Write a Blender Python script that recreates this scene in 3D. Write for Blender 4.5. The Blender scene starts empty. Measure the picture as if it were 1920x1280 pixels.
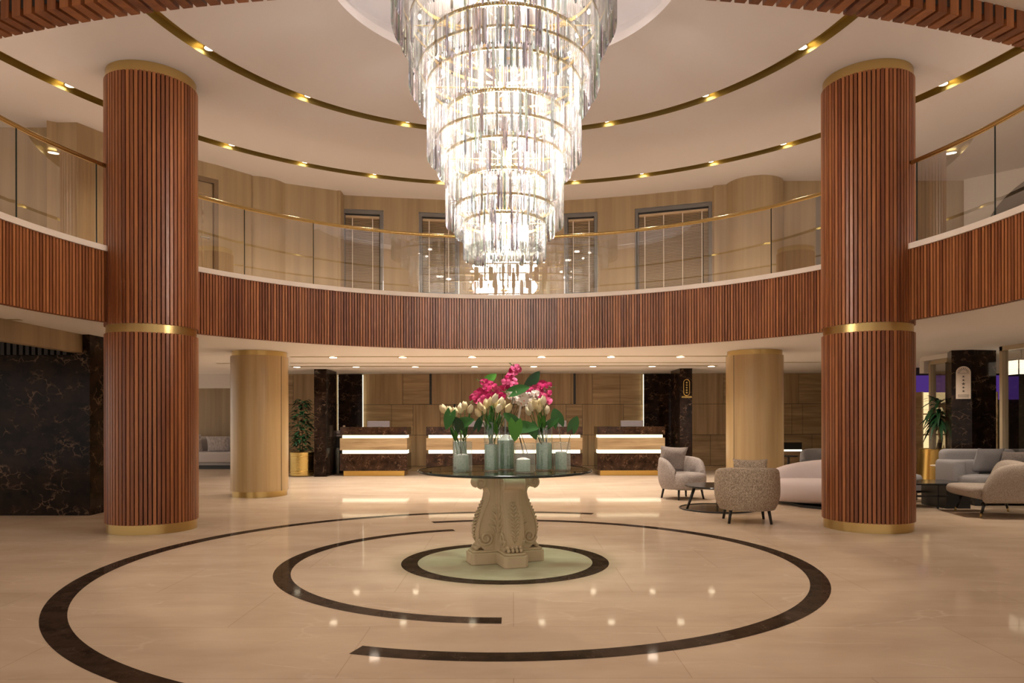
import bpy, bmesh, math, random
from mathutils import Vector, Matrix
random.seed(7)
PI = math.pi
sc = bpy.context.scene
COL = sc.collection

# ------------------------------------------------------------------ camera, world, exposure
F_PX, CX_PX, HOR_PX, CAM_H = 1340.6, 962.2, 787.3, 1.3
cam_d = bpy.data.cameras.new('camera'); cam = bpy.data.objects.new('camera', cam_d); COL.objects.link(cam)
cam_d.sensor_width = 36.0; cam_d.lens = F_PX / 1920 * 36.0
cam_d.shift_x = -(CX_PX - 960) / 1920; cam_d.shift_y = (HOR_PX - 640) / 1920
cam_d.clip_start = 0.05; cam_d.clip_end = 200
cam.location = (0, 0, CAM_H)
cam.rotation_euler = (PI / 2, 0.0018, 0)
sc.camera = cam
w = bpy.data.worlds.new('world'); sc.world = w; w.use_nodes = True
w.node_tree.nodes['Background'].inputs[0].default_value = (1.0, 0.88, 0.78, 1)
w.node_tree.nodes['Background'].inputs[1].default_value = 1.05
sc.view_settings.view_transform = 'Standard'; sc.view_settings.look = 'None'
sc.view_settings.exposure = 0.18; sc.view_settings.gamma = 1.0; sc.view_settings.use_curve_mapping = False
sc.cycles.transparent_max_bounces = 48
sc.cycles.max_bounces = 8; sc.cycles.diffuse_bounces = 4; sc.cycles.glossy_bounces = 4
sc.cycles.caustics_reflective = False; sc.cycles.caustics_refractive = False
sc.cycles.sample_clamp_indirect = 6.0

WARM = (1.0, 0.85, 0.69)
WHITE_WARM = (1.0, 0.90, 0.81)
def lamp(kind, name, loc, power, color=WARM, rot=(0, 0, 0), **kw):
    d = bpy.data.lights.new(name, kind); d.energy = power; d.color = color
    for k, v in kw.items(): setattr(d, k, v)
    o = bpy.data.objects.new(name, d); COL.objects.link(o); o.location = loc; o.rotation_euler = rot
    return o

AX, AY = -0.076, 6.60           # the rotunda's axis
R_FRONT, R_BACK = 4.73, 4.88
Z_SOF, Z_FAS, Z_GAL, Z_CEIL = 2.487, 2.433, 3.25, 5.394
def px(u, v, Y):                # point seen at (u, v) at depth Y
    return Vector(((u - CX_PX) / F_PX * Y, Y, CAM_H - (v - HOR_PX) / F_PX * Y))
def gx(u, Y): return (u - CX_PX) / F_PX * Y
def ring_R(t):                  # t measured from +Y; the near side is drawn in slightly
    c = (1 - math.cos(t)) / 2
    k = max(0.0, min(1.0, (c - 0.55) / 0.4)); k = k * k * (3 - 2 * k)
    return R_BACK * (1 - k) + R_FRONT * k
def pol(t, r): return (AX + r * math.sin(t), AY + r * math.cos(t))

# the lamps of the room, then added fill spots
for (z, p) in ((4.85, 100), (4.35, 270), (3.75, 250), (3.2, 170), (2.92, 45)):
    lamp('POINT', 'chandelier_light', (AX, AY, z), p, WHITE_WARM, shadow_soft_size=0.3 if z > 3 else 0.15)
for k in range(16):             # inner brass groove
    t = PI / 8 * k; x, y = pol(t, 3.577)
    lamp('SPOT', 'groove_spot', (x, y, Z_CEIL + 0.02), 30, WARM, spot_size=1.75, spot_blend=0.9, shadow_soft_size=0.06)
for k in range(32):             # outer brass groove
    t = PI / 16 * k; x, y = pol(t, 5.834)
    if y < 1.5: continue
    lamp('SPOT', 'groove_spot', (x, y, Z_CEIL + 0.02), 85, WARM, spot_size=1.9, spot_blend=0.9, shadow_soft_size=0.06)
LOBBY_A = [gx(625 + 130.2 * k, 13.34) for k in range(6)]
LOBBY_B = [gx(557 + 111 * k, 15.71) for k in range(8)]
for x in LOBBY_A: lamp('SPOT', 'lobby_spot', (x, 13.34, Z_SOF - 0.02), 225, WHITE_WARM, spot_size=2.1, spot_blend=0.8, shadow_soft_size=0.06)
for x in LOBBY_B: lamp('SPOT', 'lobby_spot', (x, 15.71, Z_SOF - 0.02), 185, WHITE_WARM, spot_size=2.1, spot_blend=0.8, shadow_soft_size=0.06)

for (x, y, p) in ((-5.5, 0.2, 60), (-1.8, -0.6, 60), (1.8, -0.6, 60), (5.5, 0.2, 60), (-7.6, 4.2, 100), (7.6, 4.2, 100), (9.2, 7.6, 130), (-9.2, 7.6, 110), (6.4, 9.4, 120), (-10.5, 17.0, 160), (9.6, 15.0, 60), (-6.6, 11.9, 120), (-2.2, 11.3, 120), (2.2, 11.3, 120), (6.6, 12.2, 120)):  # added fill spots without fixtures, brightening floor, columns and lounge
    lamp('SPOT', 'fill_spot', (x, y, Z_SOF - 0.02), p, WARM, spot_size=2.6, spot_blend=0.7, shadow_soft_size=0.08)

# ------------------------------------------------------------------ materials
def new_mat(name):
    m = bpy.data.materials.new(name); m.use_nodes = True
    nt = m.node_tree; b = nt.nodes['Principled BSDF']
    return m, nt, b
def plain(name, col, rough=0.5, metal=0.0, spec=0.5, bump=0.0, bscale=200.0, aniso=0.0):
    m, nt, b = new_mat(name)
    b.inputs['Base Color'].default_value = (*col, 1); b.inputs['Roughness'].default_value = rough
    b.inputs['Metallic'].default_value = metal; b.inputs['Specular IOR Level'].default_value = spec
    if bump:
        n = nt.nodes.new('ShaderNodeTexNoise'); n.inputs['Scale'].default_value = bscale
        bp = nt.nodes.new('ShaderNodeBump'); bp.inputs['Strength'].default_value = bump; bp.inputs['Distance'].default_value = 0.004
        tc = nt.nodes.new('ShaderNodeTexCoord'); nt.links.new(tc.outputs['Object'], n.inputs['Vector'])
        nt.links.new(n.outputs['Fac'], bp.inputs['Height']); nt.links.new(bp.outputs['Normal'], b.inputs['Normal'])
    return m
def glow(name, col, strength):
    m = bpy.data.materials.new(name); m.use_nodes = True; nt = m.node_tree
    nt.nodes.remove(nt.nodes['Principled BSDF'])
    e = nt.nodes.new('ShaderNodeEmission'); e.inputs[0].default_value = (*col, 1); e.inputs[1].default_value = strength
    nt.links.new(e.outputs[0], nt.nodes['Material Output'].inputs[0]); return m
def ramp(nt, stops):
    r = nt.nodes.new('ShaderNodeValToRGB'); el = r.color_ramp.elements
    while len(el) < len(stops): el.new(0.5)
    for e, (p, c) in zip(el, stops): e.position = p; e.color = (*c, 1)
    return r
def wood(name, c1, c2, axis='z', scale=9.0, rough=0.4, island=0.0, stretch=0.05, seam=0.0):
    """streaky veneer; axis = the direction the grain runs in"""
    m, nt, b = new_mat(name)
    tc = nt.nodes.new('ShaderNodeTexCoord'); mp = nt.nodes.new('ShaderNodeMapping')
    mp.inputs['Scale'].default_value = {'z': (1, 1, stretch), 'x': (stretch, stretch, 1)}[axis]
    nt.links.new(tc.outputs['Object'], mp.inputs['Vector'])
    vec = mp.outputs['Vector']
    if island:
        gi = nt.nodes.new('ShaderNodeNewGeometry'); ad = nt.nodes.new('ShaderNodeVectorMath'); ad.operation = 'ADD'
        sc_ = nt.nodes.new('ShaderNodeMath'); sc_.operation = 'MULTIPLY'; sc_.inputs[1].default_value = 37.0
        nt.links.new(gi.outputs['Random Per Island'], sc_.inputs[0])
        nt.links.new(vec, ad.inputs[0]); nt.links.new(sc_.outputs[0], ad.inputs[1]); vec = ad.outputs[0]
    n = nt.nodes.new('ShaderNodeTexNoise'); n.inputs['Scale'].default_value = scale; n.inputs['Detail'].default_value = 6; n.inputs['Roughness'].default_value = 0.62
    n.inputs['Distortion'].default_value = 0.3
    nt.links.new(vec, n.inputs['Vector'])
    r = ramp(nt, [(0.3, c1), (0.7, c2)])
    fac = n.outputs['Fac']
    if island:
        mx = nt.nodes.new('ShaderNodeMix'); mx.data_type = 'FLOAT'; mx.inputs[0].default_value = island
        nt.links.new(n.outputs['Fac'], mx.inputs[2]); nt.links.new(gi.outputs['Random Per Island'], mx.inputs[3]); fac = mx.outputs[0]
    nt.links.new(fac, r.inputs[0]); nt.links.new(r.outputs[0], b.inputs['Base Color'])
    b.inputs['Roughness'].default_value = rough
    return m
def marble(name, base, dark, vein, scale=1.0, rough=0.08, vein_w=0.03, stretch=(1, 1, 1), vein_amt=1.0, spec=0.5, polish=0.0, seams=False):
    m, nt, b = new_mat(name)
    tc = nt.nodes.new('ShaderNodeTexCoord'); mp = nt.nodes.new('ShaderNodeMapping'); mp.inputs['Scale'].default_value = stretch
    nt.links.new(tc.outputs['Object'], mp.inputs['Vector'])
    n = nt.nodes.new('ShaderNodeTexNoise'); n.inputs['Scale'].default_value = 2.2 * scale; n.inputs['Detail'].default_value = 8; n.inputs['Roughness'].default_value = 0.6
    nt.links.new(mp.outputs[0], n.inputs['Vector'])
    r = ramp(nt, [(0.32, dark), (0.66, base)]); nt.links.new(n.outputs['Fac'], r.inputs[0])
    # veins: distorted cell borders, broken up by another noise
    n2 = nt.nodes.new('ShaderNodeTexNoise'); n2.inputs['Scale'].default_value = 3.0 * scale; n2.inputs['Detail'].default_value = 5
    nt.links.new(mp.outputs[0], n2.inputs['Vector'])
    ad = nt.nodes.new('ShaderNodeMix'); ad.data_type = 'VECTOR'; ad.inputs[0].default_value = 0.28
    nt.links.new(mp.outputs[0], ad.inputs[4]); nt.links.new(n2.outputs['Color'], ad.inputs[5])
    v = nt.nodes.new('ShaderNodeTexVoronoi'); v.feature = 'DISTANCE_TO_EDGE'; v.inputs['Scale'].default_value = 4.0 * scale
    nt.links.new(ad.outputs[1], v.inputs['Vector'])
    vr = ramp(nt, [(0.0, (1, 1, 1)), (vein_w, (0, 0, 0))]); nt.links.new(v.outputs['Distance'], vr.inputs[0])
    n3 = nt.nodes.new('ShaderNodeTexNoise'); n3.inputs['Scale'].default_value = 2.6 * scale; n3.inputs['Detail'].default_value = 3
    nt.links.new(mp.outputs[0], n3.inputs['Vector'])
    mr = ramp(nt, [(0.48, (0, 0, 0)), (0.66, (vein_amt,) * 3)]); nt.links.new(n3.outputs['Fac'], mr.inputs[0])
    mu = nt.nodes.new('ShaderNodeMath'); mu.operation = 'MULTIPLY'
    nt.links.new(vr.outputs[0], mu.inputs[0]); nt.links.new(mr.outputs[0], mu.inputs[1])
    mx = nt.nodes.new('ShaderNodeMix'); mx.data_type = 'RGBA'; mx.inputs[7].default_value = (*vein, 1)
    nt.links.new(mu.outputs[0], mx.inputs[0]); nt.links.new(r.outputs[0], mx.inputs[6])
    col = mx.outputs[2]
    if seams:
        bt = nt.nodes.new('ShaderNodeTexBrick'); bt.inputs['Scale'].default_value = 1.0; bt.inputs['Brick Width'].default_value = 1.8; bt.inputs['Row Height'].default_value = 0.9
        bt.inputs['Mortar Size'].default_value = 0.0035; bt.inputs['Mortar Smooth'].default_value = 0.3
        bt.inputs['Color1'].default_value = (1, 1, 1, 1); bt.inputs['Color2'].default_value = (0.955, 0.95, 0.945, 1); bt.inputs['Mortar'].default_value = (0.80, 0.77, 0.74, 1)
        nt.links.new(tc.outputs['Object'], bt.inputs['Vector'])
        mm = nt.nodes.new('ShaderNodeMix'); mm.data_type = 'RGBA'; mm.blend_type = 'MULTIPLY'; mm.inputs[0].default_value = 1.0
        nt.links.new(col, mm.inputs[6]); nt.links.new(bt.outputs['Color'], mm.inputs[7]); col = mm.outputs[2]
    nt.links.new(col, b.inputs['Base Color'])
    b.inputs['Roughness'].default_value = rough; b.inputs['Specular IOR Level'].default_value = spec
    if polish:                                      # honed stone with a thin polished finish
        b.inputs['Specular IOR Level'].default_value = 0.0; b.inputs['Roughness'].default_value = 0.6
        g = nt.nodes.new('ShaderNodeBsdfGlossy'); g.inputs['Roughness'].default_value = rough
        f = nt.nodes.new('ShaderNodeFresnel'); f.inputs['IOR'].default_value = 1.5
        ma = nt.nodes.new('ShaderNodeMath'); ma.operation = 'MULTIPLY'; ma.inputs[1].default_value = polish
        nt.links.new(f.outputs[0], ma.inputs[0]); mxs = nt.nodes.new('ShaderNodeMixShader')
        nt.links.new(ma.outputs[0], mxs.inputs[0]); nt.links.new(b.outputs[0], mxs.inputs[1]); nt.links.new(g.outputs[0], mxs.inputs[2])
        nt.links.new(mxs.outputs[0], nt.nodes['Material Output'].inputs[0])
    return m
def clear(name, tint=(1, 1, 1), gloss=1.0, rough=0.0, ior=1.5, milky=0.0, coat=0.0):
    """thin architectural glass: see-through with a Fresnel reflection"""
    m = bpy.data.materials.new(name); m.use_nodes = True; nt = m.node_tree
    nt.nodes.remove(nt.nodes['Principled BSDF'])
    t = nt.nodes.new('ShaderNodeBsdfTransparent'); t.inputs[0].default_value = (*tint, 1)
    g = nt.nodes.new('ShaderNodeBsdfGlossy'); g.inputs['Roughness'].default_value = rough
    f = nt.nodes.new('ShaderNodeFresnel'); gi = nt.nodes.new('ShaderNodeNewGeometry')
    io = nt.nodes.new('ShaderNodeMix'); io.data_type = 'FLOAT'; io.inputs[2].default_value = ior; io.inputs[3].default_value = 1 / ior
    nt.links.new(gi.outputs['Backfacing'], io.inputs[0]); nt.links.new(io.outputs[0], f.inputs['IOR'])
    mu = nt.nodes.new('ShaderNodeMath'); mu.operation = 'MULTIPLY'; mu.inputs[1].default_value = gloss; mu.use_clamp = True
    nt.links.new(f.outputs[0], mu.inputs[0])
    if coat: mu.operation = 'MULTIPLY_ADD'; mu.inputs[2].default_value = coat
    mx = nt.nodes.new('ShaderNodeMixShader'); nt.links.new(mu.outputs[0], mx.inputs[0])
    nt.links.new(t.outputs[0], mx.inputs[1]); nt.links.new(g.outputs[0], mx.inputs[2]); out = mx.outputs[0]
    if milky:
        d = nt.nodes.new('ShaderNodeBsdfDiffuse'); d.inputs[0].default_value = (0.85, 0.95, 0.9, 1)
        m2 = nt.nodes.new('ShaderNodeMixShader'); m2.inputs[0].default_value = milky
        nt.links.new(out, m2.inputs[1]); nt.links.new(d.outputs[0], m2.inputs[2]); out = m2.outputs[0]
    nt.links.new(out, nt.nodes['Material Output'].inputs[0]); return m
def crystal(name):
    m = bpy.data.materials.new(name); m.use_nodes = True; nt = m.node_tree
    nt.nodes.remove(nt.nodes['Principled BSDF'])
    gi = nt.nodes.new('ShaderNodeNewGeometry')
    t = nt.nodes.new('ShaderNodeBsdfTransparent'); t.inputs[0].default_value = (0.965, 0.96, 0.955, 1)
    g = nt.nodes.new('ShaderNodeBsdfGlossy'); g.inputs['Roughness'].default_value = 0.16
    hue = nt.nodes.new('ShaderNodeCombineColor'); hue.mode = 'HSV'; hue.inputs[1].default_value = 0.22; hue.inputs[2].default_value = 0.42  # per-rod tint in the gloss colour imitates rainbow dispersion
    nt.links.new(gi.outputs['Random Per Island'], hue.inputs[0]); nt.links.new(hue.outputs[0], g.inputs['Color'])
    lw = nt.nodes.new('ShaderNodeLayerWeight'); lw.inputs['Blend'].default_value = 0.22
    mx = nt.nodes.new('ShaderNodeMixShader'); nt.links.new(lw.outputs['Fresnel'], mx.inputs[0])
    nt.links.new(t.outputs[0], mx.inputs[1]); nt.links.new(g.outputs[0], mx.inputs[2])
    tr = nt.nodes.new('ShaderNodeBsdfTranslucent'); tr.inputs[0].default_value = (0.95, 0.93, 0.90, 1)
    df = nt.nodes.new('ShaderNodeBsdfDiffuse'); df.inputs[0].default_value = (0.9, 0.88, 0.86, 1)
    m1 = nt.nodes.new('ShaderNodeMixShader'); m1.inputs[0].default_value = 0.35
    nt.links.new(tr.outputs[0], m1.inputs[1]); nt.links.new(df.outputs[0], m1.inputs[2])
    rr = ramp(nt, [(0.0, (0.008,) * 3), (0.45, (0.03,) * 3), (1.0, (0.10,) * 3)])
    ml = nt.nodes.new('ShaderNodeMath'); ml.operation = 'FRACT'
    mq = nt.nodes.new('ShaderNodeMath'); mq.operation = 'MULTIPLY'; mq.inputs[1].default_value = 13.7
    nt.links.new(gi.outputs['Random Per Island'], mq.inputs[0]); nt.links.new(mq.outputs[0], ml.inputs[0]); nt.links.new(ml.outputs[0], rr.inputs[0])
    m2 = nt.nodes.new('ShaderNodeMixShader'); nt.links.new(rr.outputs[0], m2.inputs[0])
    nt.links.new(mx.outputs[0], m2.inputs[1]); nt.links.new(m1.outputs[0], m2.inputs[2])
    nt.links.new(m2.outputs[0], nt.nodes['Material Output'].inputs[0]); return m
def fabric(name, c1, c2, scale=60.0, rib=True):
    m, nt, b = new_mat(name)
    tc = nt.nodes.new('ShaderNodeTexCoord'); mp = nt.nodes.new('ShaderNodeMapping')
    mp.inputs['Scale'].default_value = (1, 1, 0.35 if rib else 1)
    nt.links.new(tc.outputs['Object'], mp.inputs['Vector'])
    n = nt.nodes.new('ShaderNodeTexNoise'); n.inputs['Scale'].default_value = scale; n.inputs['Detail'].default_value = 3
    nt.links.new(mp.outputs[0], n.inputs['Vector'])
    r = ramp(nt, [(0.38, c1), (0.62, c2)]); nt.links.new(n.outputs['Fac'], r.inputs[0]); nt.links.new(r.outputs[0], b.inputs['Base Color'])
    bp = nt.nodes.new('ShaderNodeBump'); bp.inputs['Strength'].default_value = 0.5; bp.inputs['Distance'].default_value = 0.006
    nt.links.new(n.outputs['Fac'], bp.inputs['Height']); nt.links.new(bp.outputs['Normal'], b.inputs['Normal'])
    b.inputs['Roughness'].default_value = 0.9; b.inputs['Specular IOR Level'].default_value = 0.2
    return m

M = {}
M['red_wood'] = wood('red_wood', (0.145, 0.038, 0.012), (0.42, 0.155, 0.052), 'z', 24, 0.34, island=0.28, stretch=0.03)
M['dark_back'] = plain('slat_backing', (0.012, 0.008, 0.006), 0.7)
M['oak_v'] = wood('oak_upright', (0.25, 0.155, 0.07), (0.50, 0.35, 0.185), 'z', 7, 0.38, stretch=0.04)
M['oak_h'] = wood('oak_level', (0.24, 0.15, 0.068), (0.52, 0.37, 0.20), 'x', 12, 0.4, stretch=0.06)
M['oak_wall'] = wood('oak_gallery', (0.29, 0.20, 0.105), (0.43, 0.31, 0.17), 'z', 6, 0.42, stretch=0.03)
M['oak_column'] = wood('oak_column', (0.40, 0.27, 0.12), (0.56, 0.40, 0.20), 'z', 7, 0.28, stretch=0.03)
M['brass'] = plain('brass', (0.60, 0.44, 0.18), 0.28, 1.0)
M['brass_dark'] = plain('brass_groove', (0.42, 0.32, 0.11), 0.38, 0.85)
M['gold'] = plain('gold_lacquer', (0.72, 0.48, 0.14), 0.25, 1.0)
M['gold_ham'] = plain('gold_hammered', (0.72, 0.55, 0.20), 0.22, 1.0, bump=1.0, bscale=45)
M['plaster'] = plain('ceiling_paint', (0.72, 0.67, 0.655), 0.75, spec=0.2)
M['soffit'] = plain('soffit_paint', (0.95, 0.915, 0.88), 0.7, spec=0.25)
M['kerb'] = plain('cream_kerb', (0.80, 0.70, 0.60), 0.5)
M['white_wall'] = plain('white_wall', (0.72, 0.67, 0.61), 0.75)
M['floor'] = marble('beige_marble', (0.62, 0.49, 0.365), (0.52, 0.40, 0.29), (0.68, 0.56, 0.44), 0.8, 0.05, 0.03, (0.55, 1.3, 1), 0.7, polish=0.45, seams=True)
M['disc'] = marble('pale_marble_disc', (0.56, 0.50, 0.37), (0.42, 0.37, 0.26), (0.6, 0.54, 0.42), 0.9, 0.08, 0.02, (0.6, 1.5, 1), 0.3, polish=0.45)
M['inlay'] = marble('dark_inlay', (0.055, 0.035, 0.024), (0.026, 0.016, 0.011), (0.30, 0.21, 0.15), 3.0, 0.06, 0.016, (1, 1, 1), 0.6, polish=0.30)
M['emperador'] = marble('dark_marble', (0.030, 0.017, 0.011), (0.006, 0.004, 0.003), (0.22, 0.14, 0.09), 1.7, 0.12, 0.06, (1, 1, 1.25), 0.75, spec=0.09)
M['emperador2'] = marble('desk_marble', (0.06, 0.029, 0.015), (0.012, 0.006, 0.004), (0.40, 0.23, 0.13), 2.2, 0.12, 0.05, (1, 1, 1), 0.6, spec=0.2)
M['pane'] = clear('balustrade_glass', (0.94, 0.94, 0.91), 1.6, 0.0, 1.5, coat=0.22)
M['table_glass'] = clear('table_glass', (0.66, 0.78, 0.72), 1.1, 0.0, 1.5)
M['glass_edge'] = plain('glass_edge', (0.01, 0.02, 0.017), 0.08)
M['vase'] = clear('vase_glass', (0.96, 0.985, 0.97), 1.3, 0.02, 1.45)
M['vase_beaded'] = clear('beaded_glass', (0.97, 0.985, 0.975), 1.6, 0.05, 1.5, milky=0.16)
M['crystal'] = crystal('crystal')
M['bulb'] = glow('bulb_glow', WHITE_WARM, 9)
M['spot'] = glow('downlight_glow', (1.0, 0.86, 0.62), 14)
M['strip'] = glow('strip_glow', (1.0, 0.80, 0.50), 2.6)
M['strip_white'] = glow('strip_white', (1.0, 0.90, 0.66), 2.8)
M['strip_dim'] = glow('strip_dim', (1.0, 0.93, 0.68), 1.5)
M['cove'] = glow('cove_glow', (1.0, 0.86, 0.80), 1.0)
M['black'] = plain('black_metal', (0.012, 0.011, 0.010), 0.35, spec=0.5)
M['black_top'] = plain('black_table_top', (0.02, 0.022, 0.022), 0.15)
M['bronze'] = plain('bronze_plate', (0.22, 0.15, 0.085), 0.25, 0.3)
M['tweed'] = fabric('tweed', (0.27, 0.22, 0.18), (0.48, 0.41, 0.35), 210)
M['tweed_dark'] = fabric('tweed_dark', (0.22, 0.17, 0.125), (0.56, 0.46, 0.35), 150)
M['tweed_fine'] = fabric('tweed_fine', (0.30, 0.26, 0.24), (0.46, 0.41, 0.385), 120)
M['grey_cloth'] = fabric('grey_cloth', (0.27, 0.26, 0.265), (0.35, 0.335, 0.34), 150, False)
M['lilac'] = plain('pale_lilac_cloth', (0.66, 0.57, 0.555), 0.85, spec=0.15)
M['sofa_pale'] = plain('pale_grey_cloth', (0.50, 0.46, 0.45), 0.9, spec=0.1)
M['cushion_stripe'] = fabric('striped_cloth', (0.36, 0.32, 0.32), (0.52, 0.48, 0.47), 40)
M['grey_plastic'] = plain('grey_plastic', (0.40, 0.36, 0.38), 0.5)
M['steel'] = plain('steel_grey', (0.34, 0.34, 0.32), 0.35, 0.6)
M['stone'] = plain('carved_stone', (0.66, 0.54, 0.37), 0.8, spec=0.2, bump=0.6, bscale=60)
M['leaf'] = plain('leaf_green', (0.035, 0.16, 0.028), 0.4)
M['leaf_dark'] = plain('leaf_dark', (0.012, 0.060, 0.018), 0.38)
M['leaf_light'] = plain('leaf_bright', (0.075, 0.27, 0.03), 0.42)
M['stem'] = plain('stem_green', (0.10, 0.20, 0.04), 0.5)
M['twig'] = plain('stem_dark', (0.06, 0.055, 0.025), 0.6)
M['tulip'] = plain('tulip_cream', (0.90, 0.77, 0.46), 0.55)
M['tulip_pale'] = plain('tulip_ivory', (0.92, 0.84, 0.62), 0.55)
M['magenta'] = plain('orchid_magenta', (0.50, 0.008, 0.12), 0.5)
M['pink'] = plain('orchid_pink', (0.72, 0.10, 0.27), 0.5)
M['orchid_white'] = plain('orchid_white', (0.90, 0.82, 0.76), 0.55)
M['orchid_red'] = plain('orchid_lip_red', (0.40, 0.03, 0.05), 0.5)
M['orchid_pale'] = plain('orchid_lip_pale', (0.66, 0.36, 0.30), 0.55)
M['orchid_yellow'] = plain('orchid_lip_yellow', (0.7, 0.5, 0.3), 0.5)
M['bark'] = plain('trunk_bark', (0.20, 0.125, 0.065), 0.85, bump=0.5, bscale=50)
M['soil'] = plain('soil', (0.03, 0.02, 0.012), 0.95)
M['blind'] = plain('blind_slat', (0.53, 0.385, 0.235), 0.5)
M['window_grey'] = plain('window_frame_grey', (0.17, 0.16, 0.15), 0.4, 0.3)
M['plaque'] = plain('plaque_cream', (0.80, 0.68, 0.56), 0.45)
M['ink'] = plain('plaque_ink', (0.10, 0.07, 0.05), 0.6)
M['shop_dark'] = plain('shop_dark', (0.03, 0.024, 0.03), 0.5)
M['shop_purple'] = glow('shop_purple_light', (0.20, 0.08, 0.52), 0.30)
M['shop_warm'] = glow('shop_shelf_light', (1.0, 0.72, 0.36), 1.0)
M['lantern'] = glow('lantern_glow', (1.0, 0.84, 0.62), 3.0)
M['frame_gold'] = plain('frame_champagne', (0.55, 0.45, 0.30), 0.4, 0.3)
M['rail'] = plain('rail_brass', (0.52, 0.36, 0.14), 0.25, 1.0)
def granule_mat():
    m, nt, b = new_mat('mint_granules')
    tc = nt.nodes.new('ShaderNodeTexCoord'); v = nt.nodes.new('ShaderNodeTexVoronoi'); v.inputs['Scale'].default_value = 130
    nt.links.new(tc.outputs['Object'], v.inputs['Vector'])
    r = ramp(nt, [(0.1, (0.58, 0.80, 0.71)), (0.75, (0.84, 1.0, 0.93))]); nt.links.new(v.outputs['Color'], r.inputs[0])
    nt.links.new(r.outputs[0], b.inputs['Base Color']); b.inputs['Roughness'].default_value = 0.35
    bp = nt.nodes.new('ShaderNodeBump'); bp.inputs['Strength'].default_value = 0.7; bp.inputs['Distance'].default_value = 0.004
    nt.links.new(v.outputs['Distance'], bp.inputs['Height']); nt.links.new(bp.outputs['Normal'], b.inputs['Normal'])
    return m
M['granule'] = granule_mat()
M['granule_top'] = plain('granules_white', (0.82, 0.84, 0.80), 0.5, bump=1.0, bscale=150)

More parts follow.
